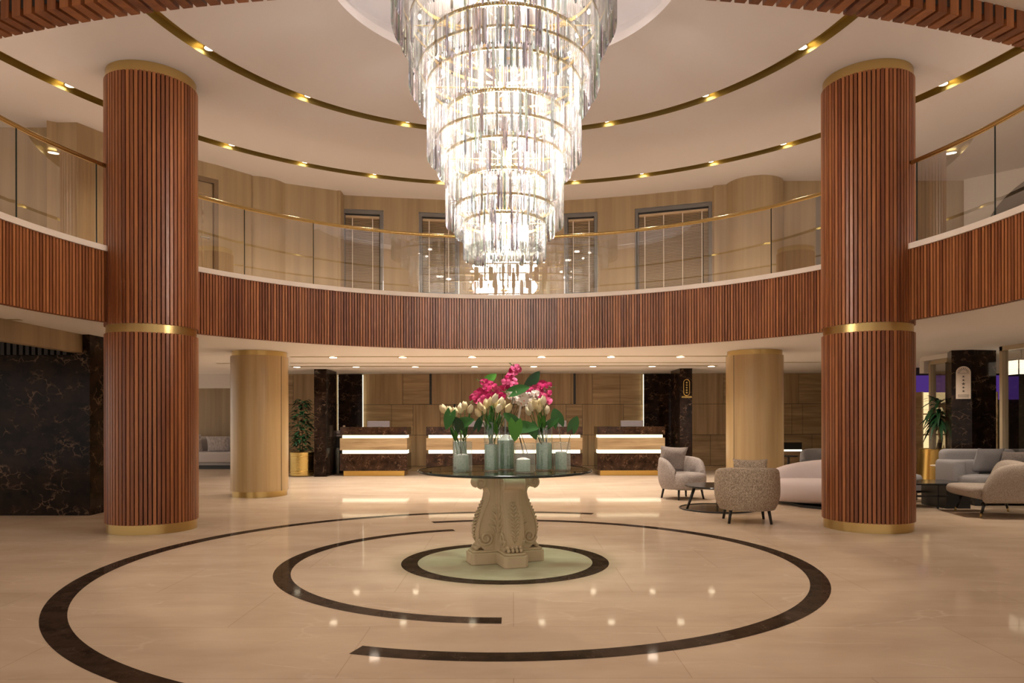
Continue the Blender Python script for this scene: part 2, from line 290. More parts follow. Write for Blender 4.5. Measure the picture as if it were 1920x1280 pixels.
# ------------------------------------------------------------------ mesh helpers
class MB:
    def __init__(s): s.v = []; s.f = []; s.mi = []
    def add(s, vs, fs, mi=0, mat=None):
        b = len(s.v)
        for p in vs:
            p = Vector(p)
            s.v.append(tuple(mat @ p) if mat is not None else tuple(p))
        for f in fs: s.f.append([b + i for i in f]); s.mi.append(mi)
        return s
    def box(s, x0, x1, y0, y1, z0, z1, mi=0, mat=None):
        vs = [(x0, y0, z0), (x1, y0, z0), (x1, y1, z0), (x0, y1, z0), (x0, y0, z1), (x1, y0, z1), (x1, y1, z1), (x0, y1, z1)]
        fs = [(3, 2, 1, 0), (4, 5, 6, 7), (0, 1, 5, 4), (1, 2, 6, 5), (2, 3, 7, 6), (3, 0, 4, 7)]
        return s.add(vs, fs, mi, mat)
    def prism(s, poly, z0, z1, mi=0, mat=None):
        n = len(poly)
        vs = [(x, y, z0) for x, y in poly] + [(x, y, z1) for x, y in poly]
        fs = [tuple(range(n - 1, -1, -1)), tuple(range(n, 2 * n))] + [(i, (i + 1) % n, n + (i + 1) % n, n + i) for i in range(n)]
        return s.add(vs, fs, mi, mat)
    def lathe(s, prof, seg=48, mi=0, mat=None, sx=1, sy=1, caps=True, a0=0.0, a1=2 * PI):
        full = abs(a1 - a0 - 2 * PI) < 1e-6
        n = seg if full else seg + 1
        vs = []
        for r, z in prof:
            for i in range(n):
                a = a0 + (a1 - a0) * i / seg
                vs.append((r * math.cos(a) * sx, r * math.sin(a) * sy, z))
        fs = []
        for k in range(len(prof) - 1):
            for i in range(seg):
                j = (i + 1) % n
                fs.append((k * n + i, k * n + j, (k + 1) * n + j, (k + 1) * n + i))
        if caps and full:
            if prof[0][0] > 1e-5: fs.append(tuple(range(n - 1, -1, -1)))
            if prof[-1][0] > 1e-5: fs.append(tuple((len(prof) - 1) * n + i for i in range(n)))
        return s.add(vs, fs, mi, mat)
    def tube(s, pts, r, seg=10, mi=0, closed=False):
        pts = [Vector(p) for p in pts]; n = len(pts); rs = r if isinstance(r, (list, tuple)) else [r] * n
        vs = []; up = None
        for i, p in enumerate(pts):
            t = (pts[(i + 1) % n] - pts[i - 1]) if closed else (pts[min(i + 1, n - 1)] - pts[max(i - 1, 0)])
            t.normalize()
            if up is None: up = Vector((0, 0, 1)) if abs(t.z) < 0.9 else Vector((1, 0, 0))
            a = t.cross(up)
            if a.length < 1e-4: a = t.cross(Vector((0, 1, 0)))
            a.normalize(); b = a.cross(t); up = b
            for k in range(seg):
                q = 2 * PI * k / seg
                vs.append(p + a * math.cos(q) * rs[i] + b * math.sin(q) * rs[i])
        fs = []
        for i in range(n if closed else n - 1):
            for k in range(seg):
                j = (i + 1) % n
                fs.append((i * seg + k, i * seg + (k + 1) % seg, j * seg + (k + 1) % seg, j * seg + k))
        if not closed: fs += [tuple(range(seg - 1, -1, -1)), tuple((n - 1) * seg + k for k in range(seg))]
        return s.add(vs, fs, mi)
    def grid(s, fn, nu, nv, mi=0, mat=None, flip=False):
        vs = [fn(i / nu, j / nv) for i in range(nu + 1) for j in range(nv + 1)]
        fs = []
        for i in range(nu):
            for j in range(nv):
                q = (i * (nv + 1) + j, (i + 1) * (nv + 1) + j, (i + 1) * (nv + 1) + j + 1, i * (nv + 1) + j + 1)
                fs.append(q[::-1] if flip else q)
        return s.add(vs, fs, mi, mat)
    def ball(s, c, r, seg=12, mi=0, sc3=(1, 1, 1), mat=None):
        vs = [(c[0], c[1], c[2] + r * sc3[2])]; rings = seg // 2
        for i in range(1, rings):
            t = PI * i / rings
            for k in range(seg):
                a = 2 * PI * k / seg
                vs.append((c[0] + r * sc3[0] * math.sin(t) * math.cos(a), c[1] + r * sc3[1] * math.sin(t) * math.sin(a), c[2] + r * sc3[2] * math.cos(t)))
        vs.append((c[0], c[1], c[2] - r * sc3[2])); fs = []
        for k in range(seg): fs.append((0, 1 + k, 1 + (k + 1) % seg))
        for i in range(rings - 2):
            for k in range(seg):
                a = 1 + i * seg + k; b = 1 + i * seg + (k + 1) % seg
                fs.append((a, a + seg, b + seg, b))
        L = len(vs) - 1; o = 1 + (rings - 2) * seg
        for k in range(seg): fs.append((L, o + (k + 1) % seg, o + k))
        return s.add(vs, fs, mi, mat)
    def mesh(s, name, mats, smooth=False):
        me = bpy.data.meshes.new(name); me.from_pydata(s.v, [], s.f)
        for m in (mats if isinstance(mats, (list, tuple)) else [mats]): me.materials.append(M[m] if isinstance(m, str) else m)
        if len(me.materials) > 1: me.polygons.foreach_set('material_index', s.mi)
        bm = bmesh.new(); bm.from_mesh(me); bmesh.ops.recalc_face_normals(bm, faces=bm.faces); bm.to_mesh(me); bm.free()
        if smooth: me.polygons.foreach_set('use_smooth', [True] * len(me.polygons))
        me.update(); return me

def link(name, me, parent=None, loc=None, rot=None):
    o = bpy.data.objects.new(name, me); COL.objects.link(o)
    if parent is not None: o.parent = parent
    if loc is not None: o.location = loc
    if rot is not None: o.rotation_euler = rot
    return o
def obj(name, mb, mat, parent=None, smooth=False, loc=None, rot=None, bevel=0, sub=0, angle=None):
    o = link(name, mb.mesh(name, mat, smooth), parent, loc, rot)
    if bevel:
        b = o.modifiers.new('bevel', 'BEVEL'); b.width = bevel; b.segments = 2; b.limit_method = 'ANGLE'; b.angle_limit = 0.6
    if sub:
        q = o.modifiers.new('sub', 'SUBSURF'); q.levels = sub; q.render_levels = sub
    if angle is not None:
        me = o.data; me.polygons.foreach_set('use_smooth', [True] * len(me.polygons)); me.set_sharp_from_angle(angle=angle)
    return o
def tag(o, label, cat, group=None, kind=None):
    if label: o['label'] = label
    if cat: o['category'] = cat
    if group: o['group'] = group
    if kind: o['kind'] = kind
    return o
def thing(name, label, cat, loc=(0, 0, 0), rz=0, group=None):
    o = bpy.data.objects.new(name, None); COL.objects.link(o); o.location = loc; o.rotation_euler = (0, 0, rz); o.empty_display_size = 0.1
    return tag(o, label, cat, group)
def struct(name, mb, mat, label=None, smooth=False, **k):
    o = obj(name, mb, mat, None, smooth, **k); o['kind'] = 'structure'
    if label: o['label'] = label
    return o
def dup(root, loc=None, rz=None, label=None, scale=None):
    r = root.copy(); COL.objects.link(r)
    if loc is not None: r.location = loc
    if rz is not None: r.rotation_euler = (0, 0, rz)
    if scale is not None: r.scale = (scale,) * 3
    if label: r['label'] = label
    for ch in list(root.children):
        c = ch.copy(); COL.objects.link(c); c.parent = r
        for g in ch.children:
            d = g.copy(); COL.objects.link(d); d.parent = c
    return r
def rbox(w, d, h, r=0.05, seg=4, z0=0.0):
    """rounded box, base at z0"""
    bm = bmesh.new(); bmesh.ops.create_cube(bm, size=1)
    bmesh.ops.scale(bm, vec=(w, d, h), verts=bm.verts)
    bmesh.ops.bevel(bm, geom=bm.edges[:], offset=r, segments=seg, profile=0.5, affect='EDGES')
    mb = MB(); bm.verts.ensure_lookup_table()
    mb.add([(v.co.x, v.co.y, v.co.z + h / 2 + z0) for v in bm.verts], [[v.index for v in f.verts] for f in bm.faces]); bm.free()
    return mb
def pillow(w, h, t, n=14):
    mb = MB()
    def f(sg):
        def g(u, v):
            a, b = 2 * u - 1, 2 * v - 1
            k = max(0, (1 - a ** 4) * (1 - b ** 4)) ** 0.55
            pin = 1 - 0.09 * (1 - a * a) * abs(b) ** 3; pin2 = 1 - 0.09 * (1 - b * b) * abs(a) ** 3
            return (a * w / 2 * pin2, sg * t / 2 * k, b * h / 2 * pin)
        return g
    mb.grid(f(1), n, n); mb.grid(f(-1), n, n, flip=True); return mb
def ring_faces(mb, rin, rout, z, t0=0, t1=2 * PI, seg=192, mi=0):
    vs = []; fs = []
    for i in range(seg + 1):
        t = t0 + (t1 - t0) * i / seg
        for r in (rin, rout):
            rr = r(t) if callable(r) else r
            vs.append((*pol(t, rr), z))
    for i in range(seg): fs.append((2 * i, 2 * i + 2, 2 * i + 3, 2 * i + 1))
    return mb.add(vs, fs, mi)
def cyl_faces(mb, r, z0, z1, t0=0, t1=2 * PI, seg=192, mi=0):
    vs = []; fs = []
    for i in range(seg + 1):
        t = t0 + (t1 - t0) * i / seg; rr = r(t) if callable(r) else r
        vs += [(*pol(t, rr), z0), (*pol(t, rr), z1)]
    for i in range(seg): fs.append((2 * i, 2 * i + 2, 2 * i + 3, 2 * i + 1))
    return mb.add(vs, fs, mi)
BX0, BX1, BY0, BY1 = -13.0, 13.0, -5.0, 21.0
def outer(t):                    # distance from the axis to the shell's rectangle
    s, c = math.sin(t), math.cos(t); d = 1e9
    if s > 1e-9: d = min(d, (BX1 - AX) / s)
    if s < -1e-9: d = min(d, (BX0 - AX) / s)
    if c > 1e-9: d = min(d, (BY1 - AY) / c)
    if c < -1e-9: d = min(d, (BY0 - AY) / c)
    return d

# ------------------------------------------------------------------ the setting: floor, inlays, ceilings, gallery
mb = MB(); mb.box(BX0, BX1, BY0, BY1, -0.1, 0.0)
struct('floor', mb, 'floor', 'polished beige marble floor')
def arc_band(ri, ro, t0, t1, z, seg=120, squaring=0.0):
    m_ = MB(); vs = []; fs = []
    for i in range(seg + 1):
        t = t0 + (t1 - t0) * i / seg
        for r in (ri, ro): vs.append((*pol(t, r), z))
    for i in range(seg): fs.append((2 * i, 2 * i + 2, 2 * i + 3, 2 * i + 1))
    return m_.add(vs, fs)
def ang(u, Y=None, v=None):
    Y = CAM_H * F_PX / (v - HOR_PX); return math.atan2(gx(u, Y) - AX, Y - AY)
mb = MB(); mb.lathe([(0.80, 0.0), (0.80, 0.0008)], 96, mat=Matrix.Translation((AX, AY, 0)))
struct('trim_1', mb, 'disc', 'pale greenish marble disc under the pedestal table')
struct('trim_2', arc_band(0.80, 0.95, 0, 2 * PI, 0.001), 'inlay', 'small dark marble inlay ring around the table')
# broken rings: clockwise seen from above
def down(a, top):               # bring an angle just below another
    while a > top: a -= 2 * PI
    while a < top - 2 * PI: a += 2 * PI
    return a
a0 = ang(848, v=991.5); a1 = down(ang(940, v=1162), a0)
struct('trim_3', arc_band(1.891, 2.034, a0, a1, 0.001), 'inlay', 'dark inlay half ring on the left, second from the table')
a0 = ang(812, v=979.5); a1 = ang(672, v=1214)
struct('trim_4', arc_band(2.60, 2.75, down(a1, a0) + 2 * PI, a0, 0.001), 'inlay', 'dark inlay half ring sweeping round on the right')
a0 = ang(1118, v=959.5); a1 = down(ang(170, v=1262), a0)
struct('trim_5', arc_band(3.43, 3.588, a0, a1 - 0.5, 0.001), 'inlay', 'large dark inlay half ring on the left, outermost')

# upper ceiling with dome recess and two brass grooves
DR = 1.67; GA0, GA1 = 3.50, 3.655; GB0, GB1 = 5.745, 5.925
mb = MB()
ring_faces(mb, DR, GA0, Z_CEIL); ring_faces(mb, GA1, GB0, Z_CEIL); ring_faces(mb, GB1, outer, Z_CEIL, seg=256)
cyl_faces(mb, DR, Z_CEIL, Z_CEIL + 0.09)
ring_faces(mb, DR, 1.92, Z_CEIL + 0.09); cyl_faces(mb, 1.92, Z_CEIL + 0.09, Z_CEIL + 0.34)
mb.lathe([(1.92, 0.34), (1.5, 0.375), (0.9, 0.39), (0.0, 0.395)], 96, mat=Matrix.Translation((AX, AY, Z_CEIL)), caps=False)
struct('ceiling', mb, 'plaster', 'smooth warm plaster ceiling with a round dome recess', smooth=True, angle=0.6)
mb = MB(); ring_faces(mb, DR + 0.05, 1.85, Z_CEIL + 0.12); struct('trim_6', mb, 'cove', 'glowing cove ring of the dome recess')
for n_, (g0, g1, lab) in enumerate(((GA0, GA1, 'inner brass groove of the ceiling'), (GB0, GB1, 'outer brass groove of the ceiling'))):
    mb = MB(); cyl_faces(mb, g0, Z_CEIL - 0.002, Z_CEIL + 0.09); cyl_faces(mb, g1, Z_CEIL - 0.002, Z_CEIL + 0.09); ring_faces(mb, g0, g1, Z_CEIL + 0.09)
    struct('trim_%d' % (7 + n_), mb, 'brass_dark', lab, smooth=True, angle=0.6)

# lower soffit, gallery floor, kerb
mb = MB(); ring_faces(mb, lambda t: ring_R(t) + 0.045, outer, Z_SOF, seg=256)
struct('ceiling_lower', mb, 'soffit', 'flat cream soffit under the gallery')
mb = MB(); ring_faces(mb, lambda t: ring_R(t) + 0.05, outer, Z_GAL, seg=256)
struct('floor_gallery', mb, 'kerb', 'gallery floor')
mb = MB()
kr0 = lambda t: ring_R(t) - 0.045; kr1 = lambda t: ring_R(t) + 0.11
cyl_faces(mb, kr0, Z_GAL - 0.01, Z_GAL + 0.055); ring_faces(mb, kr0, kr1, Z_GAL + 0.055); ring_faces(mb, kr0, kr1, Z_GAL - 0.01); cyl_faces(mb, kr1, Z_GAL - 0.01, Z_GAL + 0.055)
struct('trim_9', mb, 'kerb', 'cream stone kerb on top of the slatted balcony front')

# slatted balcony front
mb = MB(); cyl_faces(mb, lambda t: ring_R(t) + 0.05, Z_FAS + 0.02, Z_GAL)
struct('wall_balcony_backing', mb, 'dark_back', 'dark backing behind the balcony slats')
COLS = [(-4.337, 8.597), (4.26, 8.597)]; LCOLS = [(-4.41, 12.44), (4.20, 12.44)]
mb = MB(); t = 0.0; n_sl = 722
for k in range(n_sl):
    t = 2 * PI * k / n_sl; r = ring_R(t); x, y = pol(t, r)
    if any((x - cx) ** 2 + (y - cy) ** 2 < 0.47 ** 2 for cx, cy in COLS): continue
    mt = Matrix.Translation((x, y, 0)) @ Matrix.Rotation(-t, 4, 'Z')
    w_ = 0.0150 + random.uniform(-0.001, 0.001); d_ = 0.0
    mb.box(-w_, w_, -0.024, 0.052, Z_FAS, Z_GAL - 0.01, mat=mt)
struct('wall_balcony', mb, 'red_wood', 'balcony front of upright reddish wooden slats')

# ------------------------------------------------------------------ gallery walls (upper floor)
ZW0, ZW1 = Z_GAL, Z_CEIL
def wall_run(mb, pts, z0, z1, th=0.12):
    """panelled wall along plan points, thickness away from the axis"""
    for (x0, y0), (x1, y1) in zip(pts[:-1], pts[1:]):
        dx, dy = x1 - x0, y1 - y0; L = math.hypot(dx, dy); nx, ny = -dy / L, dx / L
        if (x0 - AX) * nx + (y0 - AY) * ny < 0: nx, ny = -nx, -ny
        mb.prism([(x0, y0), (x1, y1), (x1 + nx * th, y1 + ny * th), (x0 + nx * th, y0 + ny * th)], z0, z1)
left_pts = [(-13.0, 10.0), (-6.36, 9.98), (-6.25, 9.81), (-5.98, 9.81), (-5.84, 10.12), (-5.40, 10.80)]
mb = MB(); wall_run(mb, left_pts, ZW0, ZW1); struct('wall_gallery_left', mb, 'oak_wall', 'oak panelled gallery wall on the far left')
DL = [(-5.40, 10.80), (-4.72, 11.47)]           # door bay
DLm = 5.16
mb = MB(); wall_run(mb, DL, DLm, ZW1)
wall_run(mb, [(-4.72, 11.47), (-4.36, 11.93)], ZW0, ZW1)
wall_run(mb, [(-3.99, 12.22), (-3.93, 12.35), (-3.50, 12.56), (-3.07, 12.78)], ZW0, ZW1)
mb.box(-3.12, -3.07, 12.74, 13.1, ZW0, ZW1)
struct('wall_gallery_left_inner', mb, 'oak_wall', 'oak panelled gallery wall between the door and the blinds')
def door(name, p0, p1, z0, z1, label, sign=False, dark_gap=None):
    (x0, y0), (x1, y1) = p0, p1; L = math.hypot(x1 - x0, y1 - y0); a = math.atan2(y1 - y0, x1 - x0)
    root = bpy.data.objects.new(name, None); COL.objects.link(root); root.location = (x0, y0, z0); root.rotation_euler = (0, 0, a); root['kind'] = 'structure'; root['label'] = label
    H = z1 - z0
    f = MB(); f.box(0, 0.07, 0.0, 0.11, 0, H); f.box(L - 0.07, L, 0.0, 0.11, 0, H); f.box(0.07, L - 0.07, 0.0, 0.11, H - 0.07, H); obj('door_frame', f, 'window_grey' if dark_gap else 'bronze', root)
    l = MB(); l.box(0.075, L - 0.075, 0.05, 0.1, 0.0, H - 0.075)
    obj('door_leaf', l, 'oak_wall', root)
    q = MB(); i0, i1, j0, j1 = 0.22, L - 0.22, 0.2, H - 0.25
    for b in ((i0, i1, j0, j0 + 0.025), (i0, i1, j1 - 0.025, j1), (i0, i0 + 0.025, j0, j1), (i1 - 0.025, i1, j0, j1)): q.box(b[0], b[1], 0.035, 0.05, b[2], b[3])
    obj('door_moulding', q, 'oak_h', root)
    h = MB(); h.tube([(L - 0.14, 0.05, 0.95), (L - 0.14, -0.0, 0.95), (L - 0.28, -0.0, 0.95)], 0.012, 8); obj('door_handle', h, 'steel', root)
    if sign:
        s_ = MB(); s_.prism([(L * 0.5 - 0.13, 0.0), (L * 0.5 + 0.13, 0.0), (L * 0.5 + 0.13, 0.05), (L * 0.5 - 0.13, 0.05)], H - 0.42, H - 0.30); obj('door_sign', s_, 'brass', root, bevel=0.02)
    return root
door('door_1', DL[0], DL[1], ZW0, DLm, 'panelled oak door on the left of the gallery', sign=True)

# back gallery wall with blinds: plan points along the window band
def bw(u):                       # point on the back wall curve for a picture column (plan only)
    pts = [(645, 13.0), (840, 13.31), (955, 13.42), (1085, 13.31), (1200, 13.02), (1336, 12.6)]
    for (u0, y0), (u1, y1) in zip(pts[:-1], pts[1:]):
        if u <= u1 or u1 == 1336:
            k = (u - u0) / (u1 - u0); y = y0 + (y1 - y0) * k; return (gx(u, y), y)
ZB0, ZB1 = 3.62, 5.13
mb = MB(); wall_run(mb, [bw(u) for u in (640, 720, 787, 860, 955, 1060, 1120, 1192, 1264, 1338)], ZB1 + 0.02, ZW1)
wall_run(mb, [bw(u) for u in (640, 720, 787, 860, 955, 1060, 1120, 1192, 1264, 1338)], ZW0, ZB0)
for a, b in ((720, 786), (862, 955), (955, 1058), (1121, 1191)): wall_run(mb, [bw(a), bw(b)], ZB0, ZB1 + 0.02)
struct('wall_gallery_back', mb, 'oak_wall', 'oak panelled back wall of the gallery')
mb = MB(); wall_run(mb, [bw(1336), (3.52, 12.5), (3.80, 12.42)], ZW0, ZW1)
wall_run(mb, [(4.58, 12.27), (5.20, 12.27)], ZW0, ZW1); wall_run(mb, [(5.20, 12.27), (6.05, 12.27)], DLm, ZW1); wall_run(mb, [(6.05, 12.27), (7.75, 12.27)], ZW0, ZW1)
struct('wall_gallery_right', mb, 'oak_wall', 'oak panelled gallery wall on the right')
door('door_2', (5.20, 12.27), (6.05, 12.27), ZW0, DLm, 'plain oak door with dark frame on the right of the gallery', dark_gap=True)
def blind(name, u0, u1, label, n_cord):
    (x0, y0), (x1, y1) = bw(u0), bw(u1); L = math.hypot(x1 - x0, y1 - y0); a = math.atan2(y1 - y0, x1 - x0)
    root = bpy.data.objects.new(name, None); COL.objects.link(root); root.location = (x0, y0, ZB0); root.rotation_euler = (0, 0, a); root['kind'] = 'structure'; root['label'] = label
    H = ZB1 - ZB0
    f = MB(); f.box(0, 0.05, 0.0, 0.1, 0, H); f.box(L - 0.05, L, 0.0, 0.1, 0, H); f.box(0.05, L - 0.05, 0.0, 0.1, H - 0.06, H); f.box(0.05, L - 0.05, 0.0, 0.1, 0, 0.05); obj('window_frame', f, 'window_grey', root)
    b = MB(); b.box(0.05, L - 0.05, 0.11, 0.12, 0.05, H - 0.06); obj('window_pane', b, 'shop_dark', root)
    s_ = MB(); z = 0.08
    while z < H - 0.13:
        s_.box(0.06, L - 0.06, -0.018, 0.018, -0.0015, 0.0015, mat=Matrix.Translation((0, 0.06, z)) @ Matrix.Rotation(0.75, 4, 'X')); z += 0.028
    s_.box(0.06, L - 0.06, 0.03, 0.09, H - 0.13, H - 0.09)
    obj('blind', s_, 'blind', root)
    c = MB()
    for k in range(n_cord):
        xx = L * (k + 0.5) / n_cord; c.box(xx - 0.008, xx + 0.008, 0.033, 0.036, 0.06, H - 0.1)
    obj('blind_tape', c, 'kerb', root)
    return root
blind('window_1', 642, 718, 'blind covered window left of the chandelier', 2)
blind('window_2', 787, 860, 'narrow blind covered window half behind the chandelier, left', 2)
blind('window_3', 1060, 1120, 'narrow blind covered window half behind the chandelier, right', 2)
blind('window_4', 1192, 1335, 'wide blind covered window right of the chandelier', 4)
# white wall with dark arch, far right
mb = MB(); pA, pB = (7.72, 12.2), (9.6, 10.4); L = math.hypot(pB[0] - pA[0], pB[1] - pA[1]); a = math.atan2(pB[1] - pA[1], pB[0] - pA[0])
mt = Matrix.Translation((pA[0], pA[1], 0)) @ Matrix.Rotation(a, 4, 'Z')
mb.box(-0.02, L, 0.0, 0.15, ZW0, ZW1, mat=mt)
struct('wall_gallery_far_right', mb, 'white_wall', 'white gallery wall with a dark arch, far right')
mb = MB(); pr = [(0.2, 0)] + [(1.5 - 1.3 * math.cos(q), 0.45 + 1.3 * math.sin(q)) for q in [PI * k / 24 for k in range(19)]] + [(2.45, 0)]
mb.add([(x, -0.02, Z_GAL + 0.35 + z) for x, z in pr] + [(x, 0.02, Z_GAL + 0.35 + z) for x, z in pr], [tuple(range(len(pr))), tuple(range(2 * len(pr) - 1, len(pr) - 1, -1))] + [(i, (i + 1) % len(pr), len(pr) + (i + 1) % len(pr), len(pr) + i) for i in range(len(pr))], mat=mt)
struct('window_5', mb, 'shop_dark', 'large dark arched window on the far right of the gallery')

# ------------------------------------------------------------------ ground floor walls
def panel_wall(name, x0, x1, Y, rows, z_top, label, seed, z_base=0.13):
    rnd = random.Random(seed); v = MB(); h = MB(); hs = (z_top - z_base) / rows
    for r in range(rows):
        x = x0
        while x < x1 - 0.05:
            wd = min(rnd.choice((0.28, 0.55, 0.8, 1.05, 0.42, 0.7)), x1 - x)
            if x1 - (x + wd) < 0.2: wd = x1 - x
            tgt = v if rnd.random() < 0.48 else h
            tgt.box(x + 0.005, x + wd - 0.005, Y - 0.02, Y, z_base + r * hs + 0.005, z_base + (r + 1) * hs - 0.005); x += wd
    root = bpy.data.objects.new(name, None); COL.objects.link(root); root['kind'] = 'structure'; root['label'] = label
    b = MB(); b.box(x0, x1, Y, Y + 0.15, 0, Z_SOF); obj('wall_body', b, 'dark_back', root)
    obj('upright_veneer', v, 'oak_v', root); obj('level_veneer', h, 'oak_h', root)
    return root
panel_wall('wall_back', -6.6, 11.5, 18.3, 3, 2.49, 'oak veneer wall of staggered panels behind the reception', 5)
mb = MB(); mb.box(-6.6, 11.5, 18.27, 18.3, 0.0, 0.125); struct('baseboard_back', mb, 'oak_h', 'plain base of the reception wall')
mb = MB(); 
for u0, u1, v0, v1 in ((805.5, 809.5, 700, 758), (1075.5, 1079.5, 700, 758), (850.5, 854, 757, 772)):
    a = px(u0, v0, 18.27); b = px(u1, v1, 18.27); mb.box(a.x, b.x, 18.255, 18.28, b.z, a.z)
struct('trim_10', mb, 'black', 'narrow black upright inserts in the reception wall')
mb = MB(); mb.box(-13, -6.6, 20.5, 20.65, 0, Z_SOF); struct('wall_back_left', mb, 'oak_wall', 'oak wall behind the sofa at the far left')
mb = MB(); mb.box(-13, -6.6, 18.3, 18.42, 2.13, Z_SOF); mb.box(7.9, 13, 13.75, 13.9, 2.19, Z_SOF); struct('trim_11', mb, 'white_wall', 'white bulkheads under the soffit')
# left: dark marble return and timber header over an opening
mb = MB(); mb.box(-8.6, -5.82, 9.83, 11.1, 0.0, Z_SOF); struct('wall_left', mb, 'emperador', 'polished dark brown marble wall on the left')
mb = MB(); mb.box(-6.05, -5.92, 6.0, 9.829, 2.235, Z_SOF); struct('trim_12', mb, 'oak_h2' if 'oak_h2' in M else 'oak_wall', 'pale timber header above the dark marble opening')
mb = MB()
for k in range(30): mb.box(-8.6 + k * 0.085, -8.6 + k * 0.085 + 0.05, 9.74, 9.829, 2.20, 2.47)
struct('trim_13', mb, 'dark_back', 'dark ribbed strip above the marble')
# lobby soffit grooves
mb = MB(); mb.box(gx(545, 13.34), gx(1440, 13.34), 13.29, 13.39, Z_SOF - 0.004, Z_SOF + 0.01); mb.box(gx(545, 14.83), gx(1560, 14.83), 14.78, 14.86, Z_SOF - 0.004, Z_SOF + 0.01)
mb.box(gx(545, 15.71), gx(1345, 15.71), 15.64, 15.78, Z_SOF - 0.004, Z_SOF + 0.01); mb.box(gx(407, 14.83), gx(432, 14.83), 14.78, 14.86, Z_SOF - 0.004, Z_SOF + 0.01)
mb.box(gx(-20, 8.4), gx(42, 8.4), 8.35, 8.41, Z_SOF - 0.004, Z_SOF + 0.01)
struct('trim_14', mb, 'brass_dark', 'straight brass grooves in the lobby soffit')

# ------------------------------------------------------------------ downlights
def downlight(r):
    d = MB(); d.lathe([(r, -0.006), (r, 0.006)], 20); return d
def put_lights(places, r, label, group):
    first = None
    for (x, y, z) in places:
        if first is None:
            first = thing('downlight', label, 'downlight', (x, y, z), 0, group)
            q = MB(); q.lathe([(r * 1.0, -0.004), (r * 1.25, -0.004), (r * 1.25, 0.008), (r, 0.008)], 20, caps=False); obj('trim_ring', q, 'brass', first)
            obj('lamp_disc', downlight(r), 'spot', first)
        else: dup(first, (x, y, z))
pa = [(*pol(PI / 8 * k, 3.577), Z_CEIL + 0.055) for k in range(-4, 5) if k != 0]
put_lights(pa, 0.05, 'small round downlight glowing in the inner brass ceiling groove', 'downlights in the inner brass groove')
pb = [(*pol(PI / 16 * k, 5.834), Z_CEIL + 0.05) for k in range(-7, 8) if k not in (0, -5, 5)]
put_lights(pb, 0.055, 'small round downlight glowing in the outer brass ceiling groove', 'downlights in the outer brass groove')
put_lights([(x, 13.34, Z_SOF - 0.012) for x in LOBBY_A], 0.07, 'small round downlight in the front brass line of the lobby soffit', 'downlights in the front line of the lobby soffit')
put_lights([(x, 15.71, Z_SOF - 0.012) for x in LOBBY_B], 0.07, 'small round downlight in the rear brass line of the lobby soffit', 'downlights in the rear line of the lobby soffit')

# ------------------------------------------------------------------ columns
def slat_column(x, y, label):
    root = thing('slatted_column', label, 'column', (x, y, 0))
    R = 0.509; n = 68
    def slats(z0, z1):
        m_ = MB()
        for k in range(n):
            t = 2 * PI * (k + 0.5) / n; mt = Matrix.Rotation(t, 4, 'Z') @ Matrix.Translation((R, 0, 0))
            hw = 0.0175; m_.box(-0.045, 0.0, -hw, hw, z0, z1, mat=mt)
        return m_
    obj('slat_cladding', slats(0.11, 2.31), 'red_wood', root, bevel=0.003); obj('slat_cladding', slats(2.405, Z_CEIL - 0.115), 'red_wood', root, bevel=0.003)
    c = MB(); c.lathe([(R - 0.044, 0.02), (R - 0.044, Z_CEIL - 0.02)], 64); obj('core', c, 'dark_back', root, angle=0.6)
    for z0, z1 in ((0, 0.115), (2.305, 2.41), (Z_CEIL - 0.12, Z_CEIL)):
        b = MB(); b.lathe([(R - 0.018, z0), (R - 0.018, z1)], 96); obj('brass_band', b, 'brass', root, angle=0.6)
    return root
slat_column(*COLS[0], 'tall round column clad in reddish wooden slats, on the left beside the dark marble wall')
slat_column(*COLS[1], 'tall round column clad in reddish wooden slats, on the right beside the pale lilac sofa')
def oak_column(x, y, label, seam_t):
    root = thing('oak_column', label, 'column', (x, y, 0)); R = 0.478
    b = MB(); b.lathe([(R, 0.10), (R, Z_SOF - 0.085)], 96); obj('veneer', b, 'oak_column', root, angle=0.6)
    s_ = MB(); s_.box(-0.004, 0.004, -R - 0.0025, -R + 0.02, 0.10, Z_SOF - 0.085, mat=Matrix.Rotation(seam_t, 4, 'Z')); obj('seam', s_, 'dark_back', root)
    for z0, z1 in ((0, 0.105), (Z_SOF - 0.09, Z_SOF)):
        b = MB(); b.lathe([(R - 0.022, z0), (R - 0.022, z1)], 96); obj('brass_band', b, 'brass', root, angle=0.6)
    u = MB(); u.lathe([(R, Z_GAL), (R, Z_CEIL - 0.001)], 96); obj('upper_veneer', u, 'oak_wall', root, angle=0.6)
    return root
oak_column(*LCOLS[0], 'round pale oak column with brass bands beside the potted ficus', 1.16)
oak_column(*LCOLS[1], 'round pale oak column with brass bands behind the tweed armchairs', -1.10)

